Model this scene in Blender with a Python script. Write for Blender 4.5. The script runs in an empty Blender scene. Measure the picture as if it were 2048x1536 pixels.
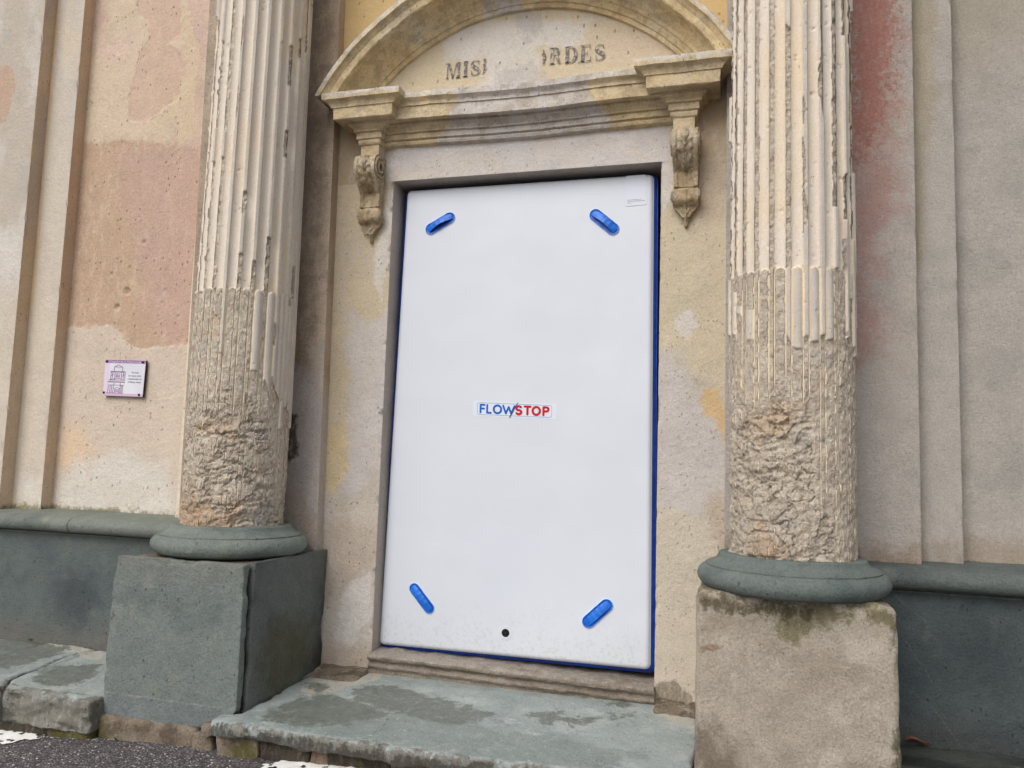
import bpy, math, random
import numpy as np
from mathutils import Matrix, Vector
random.seed(4)
# ------------------------------------------------------------------ camera, world, sun, exposure
sc = bpy.context.scene
PC = dict(cx=1.5361, cy=-3.2279, cz=.9967, yaw=.2854, pitch=.0978, roll=.0316, f=1601.971)
def cam_axes():
    cyw, syw = math.cos(PC['yaw']), math.sin(PC['yaw']); cp, sp = math.cos(PC['pitch']), math.sin(PC['pitch'])
    cr, sr = math.cos(PC['roll']), math.sin(PC['roll'])
    f = np.array([-syw*cp, cyw*cp, sp]); r = np.array([cyw, syw, 0.]); u = np.cross(r, f)
    return cr*r+sr*u, -sr*r+cr*u, f
AR, AU, AF = cam_axes(); CP = np.array([PC['cx'], PC['cy'], PC['cz']])
cd = bpy.data.cameras.new('camera'); cam = bpy.data.objects.new('camera', cd); sc.collection.objects.link(cam)
cam.matrix_world = Matrix([[AR[i], AU[i], -AF[i], CP[i]] for i in range(3)]+[[0, 0, 0, 1]])
cd.sensor_width = 36; cd.lens = PC['f']/2048*36; cd.clip_end = 500; cd.clip_start = .05
sc.camera = cam
LD = Vector((-.27, -.72, .78)).normalized()
w = bpy.data.worlds.new('World'); sc.world = w; w.use_nodes = True
wn = w.node_tree; bg = wn.nodes['Background']; sky = wn.nodes.new('ShaderNodeTexSky'); sky.sky_type = 'NISHITA'
sky.sun_disc = False; sky.sun_elevation = math.asin(LD.z); sky.sun_rotation = math.atan2(LD.x, LD.y)
sky.air_density = 1.0; sky.dust_density = 3.0; sky.ozone_density = .6
hs = wn.nodes.new('ShaderNodeHueSaturation'); hs.inputs['Saturation'].default_value = .38      # thin overcast: a greyed sky
wn.links.new(sky.outputs[0], hs.inputs['Color']); wn.links.new(hs.outputs[0], bg.inputs[0]); bg.inputs[1].default_value = .115
sl = bpy.data.lights.new('sun', 'SUN'); sl.energy = 1.1; sl.angle = math.radians(40); sl.color = (1, .965, .92)
so = bpy.data.objects.new('sun', sl); sc.collection.objects.link(so); so.rotation_euler = LD.to_track_quat('Z', 'Y').to_euler()
sc.view_settings.view_transform = 'Standard'; sc.view_settings.look = 'None'; sc.view_settings.gamma = 1
sc.view_settings.use_curve_mapping = False
sc.view_settings.exposure = 0.42
KI = .88      # how bright a white sheet facing the light shows; base colours are picked against it
# ------------------------------------------------------------------ helpers
def UY(u, v, y):
    d = AF+AR*(u-1024)/PC['f']-AU*(v-768)/PC['f']; t = (y-CP[1])/d[1]; return CP+t*d
def UZ(u, v, z):
    d = AF+AR*(u-1024)/PC['f']-AU*(v-768)/PC['f']; t = (z-CP[2])/d[2]; return CP+t*d
def col(r, g, b, k=None):
    k = k or KI
    m = .3*r+.59*g+.11*b; q = .80 if max(r, g, b)-min(r, g, b) < 105 else 1.
    r, g, b = m+(r-m)*q, m+(g-m)*q, m+(b-m)*q
    return tuple(min(.9, (((c/255+.055)/1.055)**2.4 if c > 10 else c/255/12.92)/k) for c in (r, g, b))+(1,)
def h3(i, j, k, s):
    a = (i.astype(np.int64)*374761393+j.astype(np.int64)*668265263+k.astype(np.int64)*1274126177+s*974634777) & 0xffffffff
    a = ((a ^ (a >> 13))*1103515245) & 0xffffffff; a = ((a ^ (a >> 15))*668265261) & 0xffffffff; a ^= a >> 16
    return (a & 0xffffff)/float(0xffffff)
def vn(P, s=0):
    F = np.floor(P); t = P-F; t = t*t*(3-2*t); I = F.astype(np.int64); o = 0
    for a in (0, 1):
        wa = t[..., 0] if a else 1-t[..., 0]
        for b in (0, 1):
            wb = t[..., 1] if b else 1-t[..., 1]
            for c in (0, 1):
                wc = t[..., 2] if c else 1-t[..., 2]
                o = o+wa*wb*wc*h3(I[..., 0]+a, I[..., 1]+b, I[..., 2]+c, s)
    return o
def fbm(P, s=0, o=4, ridged=False):
    r = 0; a = 1; n = 0
    for i in range(o):
        q = vn(P*2.03**i+i*7.1, s+i)
        if ridged: q = 1-abs(2*q-1)
        r = r+a*q; n += a; a *= .5
    return r/n
def ss(a, b, x):
    t = np.clip((x-a)/(b-a), 0, 1); return t*t*(3-2*t)
COL = sc.collection
def mkmesh(name, V, F, mat=None, parent=None, attrs=None, sharp=40, smooth=True):
    me = bpy.data.meshes.new(name); V = np.asarray(V, dtype=np.float32).reshape(-1, 3); F = np.asarray(F, dtype=np.int32)
    n, m = F.shape
    me.vertices.add(len(V)); me.vertices.foreach_set('co', V.ravel())
    me.loops.add(n*m); me.loops.foreach_set('vertex_index', F.ravel())
    me.polygons.add(n); me.polygons.foreach_set('loop_start', np.arange(0, n*m, m, dtype=np.int32))
    me.polygons.foreach_set('loop_total', np.full(n, m, dtype=np.int32))
    me.update(calc_edges=True)
    if smooth:
        me.polygons.foreach_set('use_smooth', np.ones(n, dtype=bool))
        if sharp: me.set_sharp_from_angle(angle=math.radians(sharp))
    for k, a in (attrs or {}).items():
        at = me.attributes.new(k, 'FLOAT', 'POINT'); at.data.foreach_set('value', np.asarray(a, dtype=np.float32).ravel())
    if mat: me.materials.append(mat)
    me.validate()
    return mkobj(name, me, parent)
def mkobj(name, me, parent=None, loc=None):
    o = bpy.data.objects.new(name, me); COL.objects.link(o)
    if parent:
        o.parent = parent
        if loc is None:
            M = Matrix.Translation(parent.location)
            p = parent
            while p.parent: p = p.parent; M = Matrix.Translation(p.location)
            o.matrix_parent_inverse = M.inverted() if parent.parent is None else Matrix.Identity(4)
    if loc is not None: o.location = loc
    return o
def tag(o, label=None, cat=None, group=None, kind=None):
    if label: o['label'] = label
    if cat: o['category'] = cat
    if group: o['group'] = group
    if kind: o['kind'] = kind
    return o
def empty(name, loc, label, cat, group=None):
    o = bpy.data.objects.new(name, None); COL.objects.link(o); o.location = loc; o.empty_display_size = .1
    return tag(o, label, cat, group)
def gridF(n, m, close=False):
    i = np.arange(n-1)[:, None]; j = np.arange(m if close else m-1)[None, :]; j2 = (j+1) % m
    return np.stack([i*m+j, i*m+j2, (i+1)*m+j2, (i+1)*m+j], -1).reshape(-1, 4)
def resample(pts, step):
    pts = [np.array(p, float) for p in pts]; out = [pts[0]]
    for a, b in zip(pts, pts[1:]):
        n = max(1, int(round(np.linalg.norm(b-a)/step)))
        for k in range(1, n+1): out.append(a+(b-a)*k/n)
    return np.array(out)
def sdf(X, Z, poly):
    """signed distance to a polygon, positive inside"""
    poly = np.array(poly, float); d = np.full(X.shape, 1e9); ins = np.zeros(X.shape, bool)
    for a, b in zip(poly, np.roll(poly, -1, 0)):
        e = b-a; wx = X-a[0]; wz = Z-a[1]; t = np.clip((wx*e[0]+wz*e[1])/(e@e+1e-12), 0, 1)
        d = np.minimum(d, (wx-e[0]*t)**2+(wz-e[1]*t)**2)
        c = (a[1] > Z) != (b[1] > Z)
        with np.errstate(divide='ignore', invalid='ignore'):
            ins ^= c & (X < (b[0]-a[0])*(Z-a[1])/(b[1]-a[1]+1e-12)+a[0])
    d = np.sqrt(d); return np.where(ins, d, -d)
def sdl(X, Z, line):
    """distance to an open polyline"""
    d = np.full(X.shape, 1e9); L = np.array(line, float)
    for a, b in zip(L, L[1:]):
        e = b-a; wx = X-a[0]; wz = Z-a[1]; t = np.clip((wx*e[0]+wz*e[1])/(e@e+1e-12), 0, 1)
        d = np.minimum(d, (wx-e[0]*t)**2+(wz-e[1]*t)**2)
    return np.sqrt(d)
def py(pts, y): return [tuple(UY(a, b, y)[[0, 2]]) for a, b in pts]
def pz(pts, z): return [tuple(UZ(a, b, z)[[0, 1]]) for a, b in pts]
# ------------------------------------------------------------------ materials
class N:
    def __init__(s, name):
        s.m = bpy.data.materials.new(name); s.m.use_nodes = True; s.t = s.m.node_tree; s.t.nodes.clear()
        s.o = s.n('ShaderNodeOutputMaterial'); s.b = s.n('ShaderNodeBsdfPrincipled'); s.l(s.b.outputs[0], s.o.inputs[0])
        s.g = s.n('ShaderNodeNewGeometry'); s.pos = s.g.outputs['Position']
    def n(s, t): return s.t.nodes.new(t)
    def l(s, a, b): s.t.links.new(a, b)
    def set(s, sock, v):
        if hasattr(v, 'links'): s.l(v, sock)
        else: sock.default_value = v
    def vec(s, sc3, off=(0, 0, 0), src=None):
        m = s.n('ShaderNodeMapping'); m.vector_type = 'POINT'; s.l(src or s.pos, m.inputs[0])
        m.inputs['Scale'].default_value = sc3; m.inputs['Location'].default_value = off; return m.outputs[0]
    def noise(s, scale=5, detail=4, rough=.55, stretch=None, off=0, dist=0):
        t = s.n('ShaderNodeTexNoise'); t.inputs['Scale'].default_value = scale; t.inputs['Detail'].default_value = detail
        t.inputs['Roughness'].default_value = rough; t.inputs['Distortion'].default_value = dist
        s.l(s.vec(stretch or (1, 1, 1), (off, off*.7, off*.3)), t.inputs['Vector']); return t.outputs[0]
    def voro(s, scale=5, feat='F1', stretch=None, rnd=1):
        t = s.n('ShaderNodeTexVoronoi'); t.inputs['Scale'].default_value = scale; t.feature = feat
        t.inputs['Randomness'].default_value = rnd
        s.l(s.vec(stretch or (1, 1, 1)), t.inputs['Vector']); return t.outputs[0]
    def attr(s, name):
        t = s.n('ShaderNodeAttribute'); t.attribute_name = name; return t.outputs['Fac']
    def math(s, op, a, b=0., c=None, clamp=False):
        t = s.n('ShaderNodeMath'); t.operation = op; t.use_clamp = clamp
        s.set(t.inputs[0], a); s.set(t.inputs[1], b)
        if c is not None: s.set(t.inputs[2], c)
        return t.outputs[0]
    def step(s, x, lo, hi, a=0., b=1.):
        t = s.n('ShaderNodeMapRange'); t.interpolation_type = 'SMOOTHSTEP'; s.set(t.inputs[0], x)
        for i, v in enumerate((lo, hi, a, b)): t.inputs[i+1].default_value = v
        return t.outputs[0]
    def mix(s, f, a, b, mode='MIX'):
        t = s.n('ShaderNodeMix'); t.data_type = 'RGBA'; t.blend_type = mode
        s.set(t.inputs[0], f); s.set(t.inputs[6], a); s.set(t.inputs[7], b); return t.outputs[2]
    def bump(s, pairs, strength=1.):
        """pairs of (height socket, metres)"""
        prev = None
        for h, d in pairs:
            t = s.n('ShaderNodeBump'); t.inputs['Distance'].default_value = d; t.inputs['Strength'].default_value = strength
            s.l(h, t.inputs['Height'])
            if prev: s.l(prev, t.inputs['Normal'])
            prev = t.outputs[0]
        if prev: s.l(prev, s.b.inputs['Normal'])
    def fin(s, c, rough=.9, spec=.3):
        s.set(s.b.inputs['Base Color'], c); s.set(s.b.inputs['Roughness'], rough); s.b.inputs['Specular IOR Level'].default_value = spec
        return s.m
def surface(name, base, alt=(), layers=(), grain=.18, bumps=((45, .0035, .6), (230, .0016, .8)), pits=0, pitc=(98, 84, 72), rough=.92, spec=.25, streak=None, wet=None, crack=0):
    """base colour; alt: (colour, noise scale, lo, hi, stretch) cloudy patches; layers: (attribute, colour, softness m, noise m, noise scale, opacity)"""
    s = N(name); c = base; rg = rough; grain = grain*1.45 if grain > .05 else grain
    for i, (cc, scl, lo, hi, st) in enumerate(alt):
        c = s.mix(s.step(s.noise(scl, 5, .6, st, off=3.7*i+1), lo, hi), c, cc)
    rsock = None
    for i, L in enumerate(layers):
        at, cc, soft, na, ns = L[:5]; op = L[5] if len(L) > 5 else 1.
        nz = s.math('MULTIPLY', s.math('SUBTRACT', s.noise(ns, 9, .74, off=9.1*i), .5), na*4.6)
        f = s.step(s.math('ADD', s.attr(at), nz), -soft, soft, 0, op)
        if na > .003: f = s.math('MULTIPLY', f, s.step(s.noise(ns*1.7, 7, .75, (1.3, 1, .45), off=5.3*i+2), .30, .52, .35, 1.))
        c = s.mix(f, c, cc)
        if wet and at in wet:
            rsock = s.step(s.math('ADD', s.attr(at), nz), -soft, soft, rough if rsock is None else 0, wet[at]) if rsock is None else rsock
    if streak: c = s.mix(s.step(s.noise(7, 5, .7, (6, 6, .35), off=5), .55, .8, 0, .45), c, streak)
    g1 = s.noise(150, 4, .75, off=2); g2 = s.noise(13, 6, .7, off=4); g3 = s.noise(85, 5, .8, off=11)
    v = s.math('ADD', s.math('MULTIPLY', s.math('SUBTRACT', g1, .5), grain*4.5), s.math('MULTIPLY', s.math('SUBTRACT', g2, .5), grain*2.0))
    v = s.math('SUBTRACT', v, s.math('MULTIPLY', s.step(g3, .56, .68), grain*1.3))
    v = s.math('ADD', v, 1.0)
    cmb = s.n('ShaderNodeCombineColor'); [s.l(v, cmb.inputs[i]) for i in range(3)]
    c = s.mix(1., c, cmb.outputs[0], 'MULTIPLY')
    bl = []
    for scl, d, r in bumps: bl.append((s.noise(scl, 5, r+.06, off=scl*.1), d*1.7))
    if pits:
        pv = s.voro(pits, 'F1', (1.2, 1.2, .6)); ph = s.step(pv, .08, .19); keep = s.step(s.noise(8, 3, .6, off=8), .47, .55)
        pm = s.math('MULTIPLY', s.math('SUBTRACT', 1., ph), keep)
        c = s.mix(s.math('MULTIPLY', pm, .45), c, col(*pitc)); bl.append((s.math('SUBTRACT', 1., pm), .004))
    if crack:
        cv = s.voro(crack, 'DISTANCE_TO_EDGE'); 
    s.bump(bl)
    return s.fin(c, rsock if rsock is not None else rg, spec)
# ------------------------------------------------------------------ structure: road
xr = np.linspace(-60, 60, 7)
def ground_z(x, y): return -.072+.045*np.clip(x+.3, -2.6, 3.2)
gx = np.concatenate([[-80, -20, -6], np.arange(-2.9, 3., .02), [6, 20, 80]]); gy = np.concatenate([[-80, -20, -6, -3], np.arange(-1.6, -.3, .02), [0, .5]])
GX, GY = np.meshgrid(gx, gy, indexing='ij'); GZ = ground_z(GX, GY)
Pn = np.stack([GX, GY, GX*0], -1); GZ = GZ+.006*(fbm(Pn*9, 3)-.5)+.007*(fbm(Pn*42, 5, 2)-.5)
def asphalt():
    s = N('asphalt'); v = s.voro(165, 'F1'); n1 = s.noise(30, 4, .6)
    c = s.mix(s.step(n1, .35, .7), col(74, 69, 70), col(100, 94, 94))
    vc = s.n('ShaderNodeTexVoronoi'); vc.inputs['Scale'].default_value = 165; s.l(s.pos, vc.inputs['Vector'])
    sp = s.n('ShaderNodeSeparateColor'); s.l(vc.outputs['Color'], sp.inputs[0])
    c = s.mix(s.step(sp.outputs[0], .6, 1., 0, .8), c, col(150, 143, 140)); c = s.mix(s.step(sp.outputs[1], .96, .98), c, col(215, 212, 205))
    c = s.mix(s.step(v, .35, .8, 0, .8), c, col(30, 28, 30))
    s.bump([(s.math('SUBTRACT', 1., v), .004), (s.noise(60, 3, .6), .004)]); return s.fin(c, .8, .4)
ASPH = asphalt()
tag(mkmesh('road', np.stack([GX, GY, GZ], -1), gridF(*GX.shape), ASPH, sharp=0), kind='structure')
def road_paint(poly, seed):
    P = np.array(poly); x0, y0 = P.min(0); x1, y1 = P.max(0)
    X, Y = np.meshgrid(np.arange(x0, x1, .006), np.arange(y0, y1, .006), indexing='ij')
    Q = np.stack([X, Y, X*0], -1); d = sdf(X, Y, poly)
    wear = fbm(Q*[40, 60, 1], seed, 4)
    Z = ground_z(X, Y)+.006*(fbm(Q*9, 3)-.5)+.007*(fbm(Q*42, 5, 2)-.5)+.0045
    keep = d+.05*(wear-.5)-np.clip(-.035+.06*(.5-wear), -1, .0) > .012
    keep = (d > .0) & (wear > .47-d*3.2)
    F = gridF(*X.shape); kf = keep.ravel()[F].all(1)
    return np.stack([X, Y, Z], -1).reshape(-1, 3), F[kf]
def paint_mat():
    s = N('road_paint'); c = s.mix(s.step(s.noise(50, 5, .7), .3, .7), col(225, 220, 208), col(250, 248, 240))
    s.bump([(s.noise(150, 3, .6), .002)]); return s.fin(c, .6)
PAINT = paint_mat()
for i, poly in enumerate(([(-2.6, -.55), (-1.5, -.60), (-.97, -.615), (-1.04, -.70), (-1.12, -.79), (-1.6, -.86), (-2.6, -.9)],
                          [(.04, -.60), (.12, -.585), (.9, -.56), (.95, -.74), (-.08, -.76)])):
    V, F = road_paint(poly, 20+i)
    tag(mkmesh('road_marking', V, F, PAINT, sharp=0), kind='structure')
# ------------------------------------------------------------------ facade: stepped plaster walls
bay = empty('chapel_wall', (.6, 0, 0), 'weathered stucco chapel front with stepped pilasters, dark stone ledge and dado behind both columns', 'wall')
ZT = 4.7
def wall(name, a, b, z0, z1, mat, fields=None, step=.014, lean=(0, 0), amp=.003, parent=None, dents=(), chip=(0, 0), zfine=3.6, seed=0, relief=None):
    """vertical plaster face from plan point a to b; fields: attribute -> function(X,Z)"""
    a = np.array(a, float); b = np.array(b, float); L = np.linalg.norm(b-a); n = max(2, int(L/step)+1)
    t = np.linspace(0, 1, n); zz = np.concatenate([np.arange(z0, min(z1, zfine), step), [min(z1, zfine)]])
    if z1 > zfine: zz = np.concatenate([zz, [z1]])
    T, Z = np.meshgrid(t, zz, indexing='ij'); X = a[0]+(b[0]-a[0])*T; Y = a[1]+(b[1]-a[1])*T
    d = (b-a)/L; nx, ny = d[1], -d[0]                      # outward normal (towards the street)
    Q = np.stack([X, Y, Z], -1); h = amp*(fbm(Q*3, 11, 3)-.5)*2+amp*.5*(fbm(Q*22, 17, 3)-.5)
    edge = np.minimum(T, 1-T)*L
    wobble = (fbm(np.stack([Z*9, Z*0+seed, Z*0], -1), 31, 4)-.5)
    for (cx, cz, r, dp) in dents:
        e = np.hypot(X-cx, (Z-cz)*1.1)+.35*r*(fbm(Q*60, 5, 3)-.5)*2; h = h-dp*ss(r, r*.55, e)*(1+.8*(fbm(Q*90, 9, 2)-.5))
    if relief: h = h+relief(X, Z, Q)
    h = h*ss(0, .03, edge+1e-6)
    ln = lean[0]+(lean[1]-lean[0])*(Z-.6)/2.5
    X = X+nx*h+ln; Y = Y+ny*h
    for k, (which) in enumerate(chip):                     # worn arrises: irregular nicks along an edge
        if which:
            ed = (T if k == 0 else 1-T)*L
            nick = np.clip(fbm(np.stack([Z*26, Z*0+seed+k*5, Z*0], -1), 41, 4)-.56, 0, 1)*.09*which*ss(.014, 0, ed)
            X = X-nx*nick; Y = Y-ny*nick
    at = {k: f(X, Z) for k, f in (fields or {}).items()}
    F = gridF(*X.shape)
    o = mkmesh(name, np.stack([X, Y, Z], -1), F, mat, parent or bay, at, sharp=0); return o
def P_(y, *polys):
    Q = [py(p, y) for p in polys]
    return lambda X, Z: np.max([sdf(X, Z, q) for q in Q], axis=0)
moss = lambda z0, k=.06: (lambda X, Z: (z0-Z))
# pink bay (recessed) between the two pilasters
yb = .09
S = 1/2.926
def z1p(pts): return [(a*S, b*S) for a, b in pts]
fb = {
 'lower': P_(yb, [(60, 648), (150, 655), (215, 650), (240, 662), (262, 690), (285, 699), (330, 693), (380, 688), (380, 1100), (60, 1100)]),
 'mid': P_(yb, [(130, 292), (200, 287), (262, 278), (330, 290), (430, 285), (430, 720), (80, 720)]),
 'mauve': P_(yb, [(360, 30), (425, 30), (410, 300), (385, 690), (345, 690), (300, 640), (250, 420), (235, 300), (350, 290)], [(188, -20), (216, -20), (200, 110), (176, 110)]),
 'patch': P_(yb, z1p([(800, -60), (1060, -60), (1060, 200), (980, 260), (1075, 330), (1080, 420), (1050, 560), (960, 640), (850, 715), (760, 700), (755, 560), (800, 370), (870, 240), (860, 130), (800, 60)])),
 'yel': P_(yb, z1p([(1080, -60), (1115, 100), (1150, 230), (1165, 330), (1140, 560), (1130, 800), (1040, 860), (1030, 700), (850, 740), (990, 620), (1080, 420), (1060, 200), (1060, -60)])),
 'pale': P_(yb, [(100, 1010), (110, 960), (160, 930), (240, 905), (330, 925), (350, 1030), (200, 1040)]),
 'orng': P_(yb, [(120, 930), (125, 860), (165, 850), (190, 900), (150, 940)], [(455/3, 700), (360, 560)] + [(362, 820), (352, 820)]) if 0 else P_(yb, [(120, 930), (125, 860), (165, 850), (190, 900), (150, 940)]),
 'moss': lambda X, Z: .70-Z,
}
ckb = [py(q, yb) for q in (z1p([(1020, 490), (990, 595), (975, 650), (915, 680), (855, 718), (780, 705)]), z1p([(1070, 430), (1040, 700), (1036, 900)]), z1p([(800, 60), (850, 180), (830, 290), (790, 400)]), z1p([(860, 790), (940, 790), (1010, 830)]), z1p([(720, 1290), (860, 1250), (1000, 1235)]))]
fb['crk'] = lambda X, Z: .0012-np.min([sdl(X, Z, l) for l in ckb], axis=0)
f_patch, f_low = fb['patch'], fb['lower']
def bay_relief(X, Z, Q):
    n_ = (fbm(Q*16, 77, 4)-.5)
    return -.0035*ss(-.002, .003, f_patch(X, Z)+.05*n_)+.003*ss(-.004, .006, f_low(X, Z)+.04*n_)
M_BAY = surface('stucco_pink_bay', col(205, 183, 154), alt=[(col(208, 178, 158), 3.2, .5, .66, None), (col(196, 178, 150), 6, .55, .72, (1, 1, .5))],
 layers=[('mid', col(188, 154, 126), .02, .045, 9), ('mauve', col(192, 156, 144), .07, .09, 6, .6), ('patch', col(200, 164, 142), .006, .03, 14, .75),
         ('yel', col(208, 186, 148), .008, .05, 24, .7), ('lower', col(202, 184, 164), .006, .018, 12), ('orng', col(222, 186, 145), .06, .05, 9, .7),
         ('pale', col(206, 199, 187), .05, .06, 8, .9), ('moss', col(112, 104, 62), .014, .03, 20, .8), ('crk', col(96, 78, 62), .0012, .002, 60, .8)],
 pits=34, streak=col(214, 186, 158), grain=.12)
def px_d(u, v, r, d, y=yb): q = UY(u, v, y); return (q[0], q[2], r, d)
wall('stucco_panel', (-1.865, yb), (-1.06, yb), .66, ZT, M_BAY, fb, step=.0065, amp=.004,
     dents=[px_d(254, 582, .026, .010), px_d(234, 614, .020, .012), px_d(223, 547, .011, .008), px_d(287, 484, .013, .009), px_d(259, 535, .009, .005),
            px_d(330, 580, .012, .005), px_d(206, 553, .008, .006), px_d(160, 597, .006, .006), px_d(310, 668, .008, .006), px_d(356, 633, .012, .006), px_d(318, 640, .007, .005),
            px_d(276, 344, .007, .005), px_d(250, 362, .006, .004), px_d(310, 302, .005, .005), px_d(350, 648, .008, .006), px_d(325, 605, .009, .004), px_d(380, 396, .005, .004), px_d(268, 178, .007, .004)], zfine=3.5, relief=bay_relief)
# left pilaster: steps forward twice, returns face the door
brown = lambda n, c1, c2: surface(n, c1, alt=[(c2, 5, .48, .62, (1, 1, .4))], layers=[('low', col(206, 184, 158), .3, .2, 5, .7), ('orng', col(214, 172, 120), .006, .006, 8, .8), ('moss', col(100, 92, 56), .02, .03, 20, .85)], grain=.12, pits=40)
M_RET = brown('stucco_return', col(202, 170, 136), col(190, 166, 140))
M_RET2 = brown('stucco_return_outer', col(200, 172, 138), col(184, 162, 140))
lowf = {'low': lambda X, Z: 1.6-Z, 'moss': lambda X, Z: .70-Z, 'orng': lambda X, Z: X*0-1}
lowf2 = dict(lowf)
wall('stucco_return', (-1.865, .02), (-1.865, .09), .66, ZT, M_RET, lowf, step=.012, chip=(.4, 0), seed=3)
wall('stucco_return', (-2.05, -.055), (-2.05, .02), .66, ZT, M_RET2, lowf2, step=.012, chip=(.4, 0), seed=5)
M_STRIP = surface('stucco_strip', col(200, 186, 168), alt=[(col(190, 181, 168), 5, .5, .65, (1, 1, .3)), (col(210, 190, 160), 4, .55, .7, (1, 1, .3))],
  layers=[('edge', col(222, 184, 132), .008, .012, 10, .8), ('low', col(203, 188, 168), .12, .1, 5, .9), ('pale', col(212, 206, 196), .05, .05, 8, .8), ('moss', col(112, 104, 62), .02, .03, 20, .85)], grain=.11)
wall('stucco_strip', (-2.05, .02), (-1.865, .02), .66, ZT, M_STRIP, {'edge': lambda X, Z: .018-(X+2.05), 'low': lambda X, Z: 1.75-Z, 'pale': P_(.02, [(30, 1000), (38, 950), (75, 960), (80, 1000)]), 'moss': lambda X, Z: .70-Z}, chip=(0, .4), seed=7)
M_OUT = surface('stucco_pilaster_left', col(186, 173, 156), alt=[(col(198, 188, 176), 4, .48, .64, (1, 1, .5)), (col(180, 172, 160), 9, .55, .7, None)],
  layers=[('pink', col(190, 156, 132), .003, .02, 12), ('rim', col(205, 178, 164), .006, .01, 12, .0), ('pale', col(208, 200, 188), .03, .05, 8, .7), ('low', col(203, 188, 168), .1, .1, 5, .9), ('moss', col(112, 104, 62), .02, .03, 20, .8)], grain=.1)
wall('stucco_pilaster', (-4.2, -.055), (-2.05, -.055), .66, ZT, M_OUT, {'pink': P_(-.055, [(-60, 120), (10, 128), (30, 145), (33, 175), (22, 215), (8, 245), (-60, 250)]), 'rim': lambda X, Z: X*0-1,
     'pale': P_(-.055, [(-60, 455), (20, 460), (40, 480), (38, 540), (-60, 560)]), 'low': lambda X, Z: 1.75-Z, 'moss': lambda X, Z: .70-Z}, step=.02, chip=(0, .4), seed=9)
# backing of the left column
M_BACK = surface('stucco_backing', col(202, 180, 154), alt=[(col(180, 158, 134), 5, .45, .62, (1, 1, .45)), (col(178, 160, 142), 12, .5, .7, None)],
  layers=[('dark_in', col(120, 104, 90), .04, .07, 16, .45), ('low', col(184, 174, 168), .03, .06, 8, .95), ('low2', col(172, 152, 134), .03, .05, 9, .8), ('black', col(62, 52, 44), .012, .022, 20, .9)], grain=.16, pits=52)  # first layer: darker brown from the door edge in towards the column
xbl = lambda z: -.262-.033*(z-.6)/2.5
wall('stucco_backing', (-.98, -.055), (-.262, -.055), .59, ZT, M_BACK, {'dark_in': lambda X, Z: (-.33-X)*.6-.01, 'low': P_(-.055, [(600, 740), (625, 740), (645, 690), (665, 1120), (500, 1120), (500, 820)]),
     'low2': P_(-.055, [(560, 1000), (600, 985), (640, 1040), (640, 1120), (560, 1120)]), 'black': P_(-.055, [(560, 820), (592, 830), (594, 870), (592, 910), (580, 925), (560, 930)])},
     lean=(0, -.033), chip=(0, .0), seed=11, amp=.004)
M_BRET = surface('stucco_backing_return', col(188, 164, 136), alt=[(col(168, 144, 120), 6, .45, .65, (1, 1, .3))], layers=[('low', col(186, 176, 168), .1, .1, 6, .9)], grain=.14, pits=50)
wall('stucco_return', (-.262, -.055), (-.262, .004), .59, ZT, M_BRET, {'low': lambda X, Z: 1.25-Z}, step=.011, lean=(0, -.033), chip=(0, 0), seed=11)
M_CREAM = surface('stucco_cream', col(226, 206, 176), alt=[(col(216, 200, 178), 6, .5, .7, (1, 1, .3))], layers=[('low', col(210, 194, 174), .1, .1, 5, .9)], grain=.1, pits=40)
wall('stucco_strip', (-1.06, .02), (-.98, .02), .66, ZT, M_CREAM, {'low': lambda X, Z: 1.4-Z})
wall('stucco_return', (-1.06, .09), (-1.06, .02), .66, ZT, M_CREAM, {'low': lambda X, Z: 1.4-Z}, step=.03)
wall('stucco_return', (-.98, .02), (-.98, -.055), .66, ZT, M_CREAM, {'low': lambda X, Z: 1.4-Z}, step=.03)
# right of the right column
yr = -.055
M_R1 = surface('stucco_red_faded', col(204, 193, 182), alt=[(col(194, 184, 174), 7, .5, .68, None), (col(208, 196, 180), 3, .5, .65, None)],
  layers=[('pinkish', col(202, 156, 142), .08, .12, 9, .85), ('red', col(202, 120, 102), .04, .11, 50, .75), ('rub', col(190, 172, 160), .004, .03, 40, .6), ('base', col(172, 148, 124), .03, .05, 12, .8), ('moss', col(92, 84, 56), .008, .016, 24, .8)], grain=.13,
  bumps=((60, .006, .68), (190, .0045, .8)))
wall('stucco_backing', (1.46, yr), (2.135, yr), .66, ZT, M_R1, {'red': P_(yr, [(1700, -300), (1788, -300), (1792, 90), (1775, 180), (1765, 240), (1740, 290), (1700, 320)]),
   'pinkish': P_(yr, [(1690, -100), (1800, -100), (1796, 300), (1775, 420), (1745, 520), (1760, 700), (1715, 720), (1690, 400)]),
   'rub': lambda X, Z: X*0-1, 'base': lambda X, Z: .75-Z, 'moss': lambda X, Z: .685-Z}, chip=(0, .35), seed=21, step=.01, amp=.004)
M_R2 = surface('stucco_grey_strip', col(204, 194, 182), alt=[(col(192, 184, 174), 6, .5, .68, None)],
  layers=[('yel', col(196, 178, 148), .03, .04, 7, .9), ('yl', col(176, 160, 138), .02, .03, 9, .6), ('base', col(180, 160, 138), .03, .05, 12, .7), ('moss', col(92, 84, 56), .006, .014, 24, .8)], grain=.12, bumps=((60, .006, .68), (190, .0045, .8)))
wall('stucco_strip', (2.135, .02), (2.285, .02), .66, ZT, M_R2, {'yel': P_(.02, [(1815, -300), (1868, -300), (1868, 180), (1850, 400), (1858, 480), (1838, 560), (1815, 500)]), 'yl': lambda X, Z: .03-(X-2.135)-.01,
   'base': lambda X, Z: .76-Z, 'moss': lambda X, Z: .685-Z}, chip=(0, .35), seed=23, step=.012)
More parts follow.
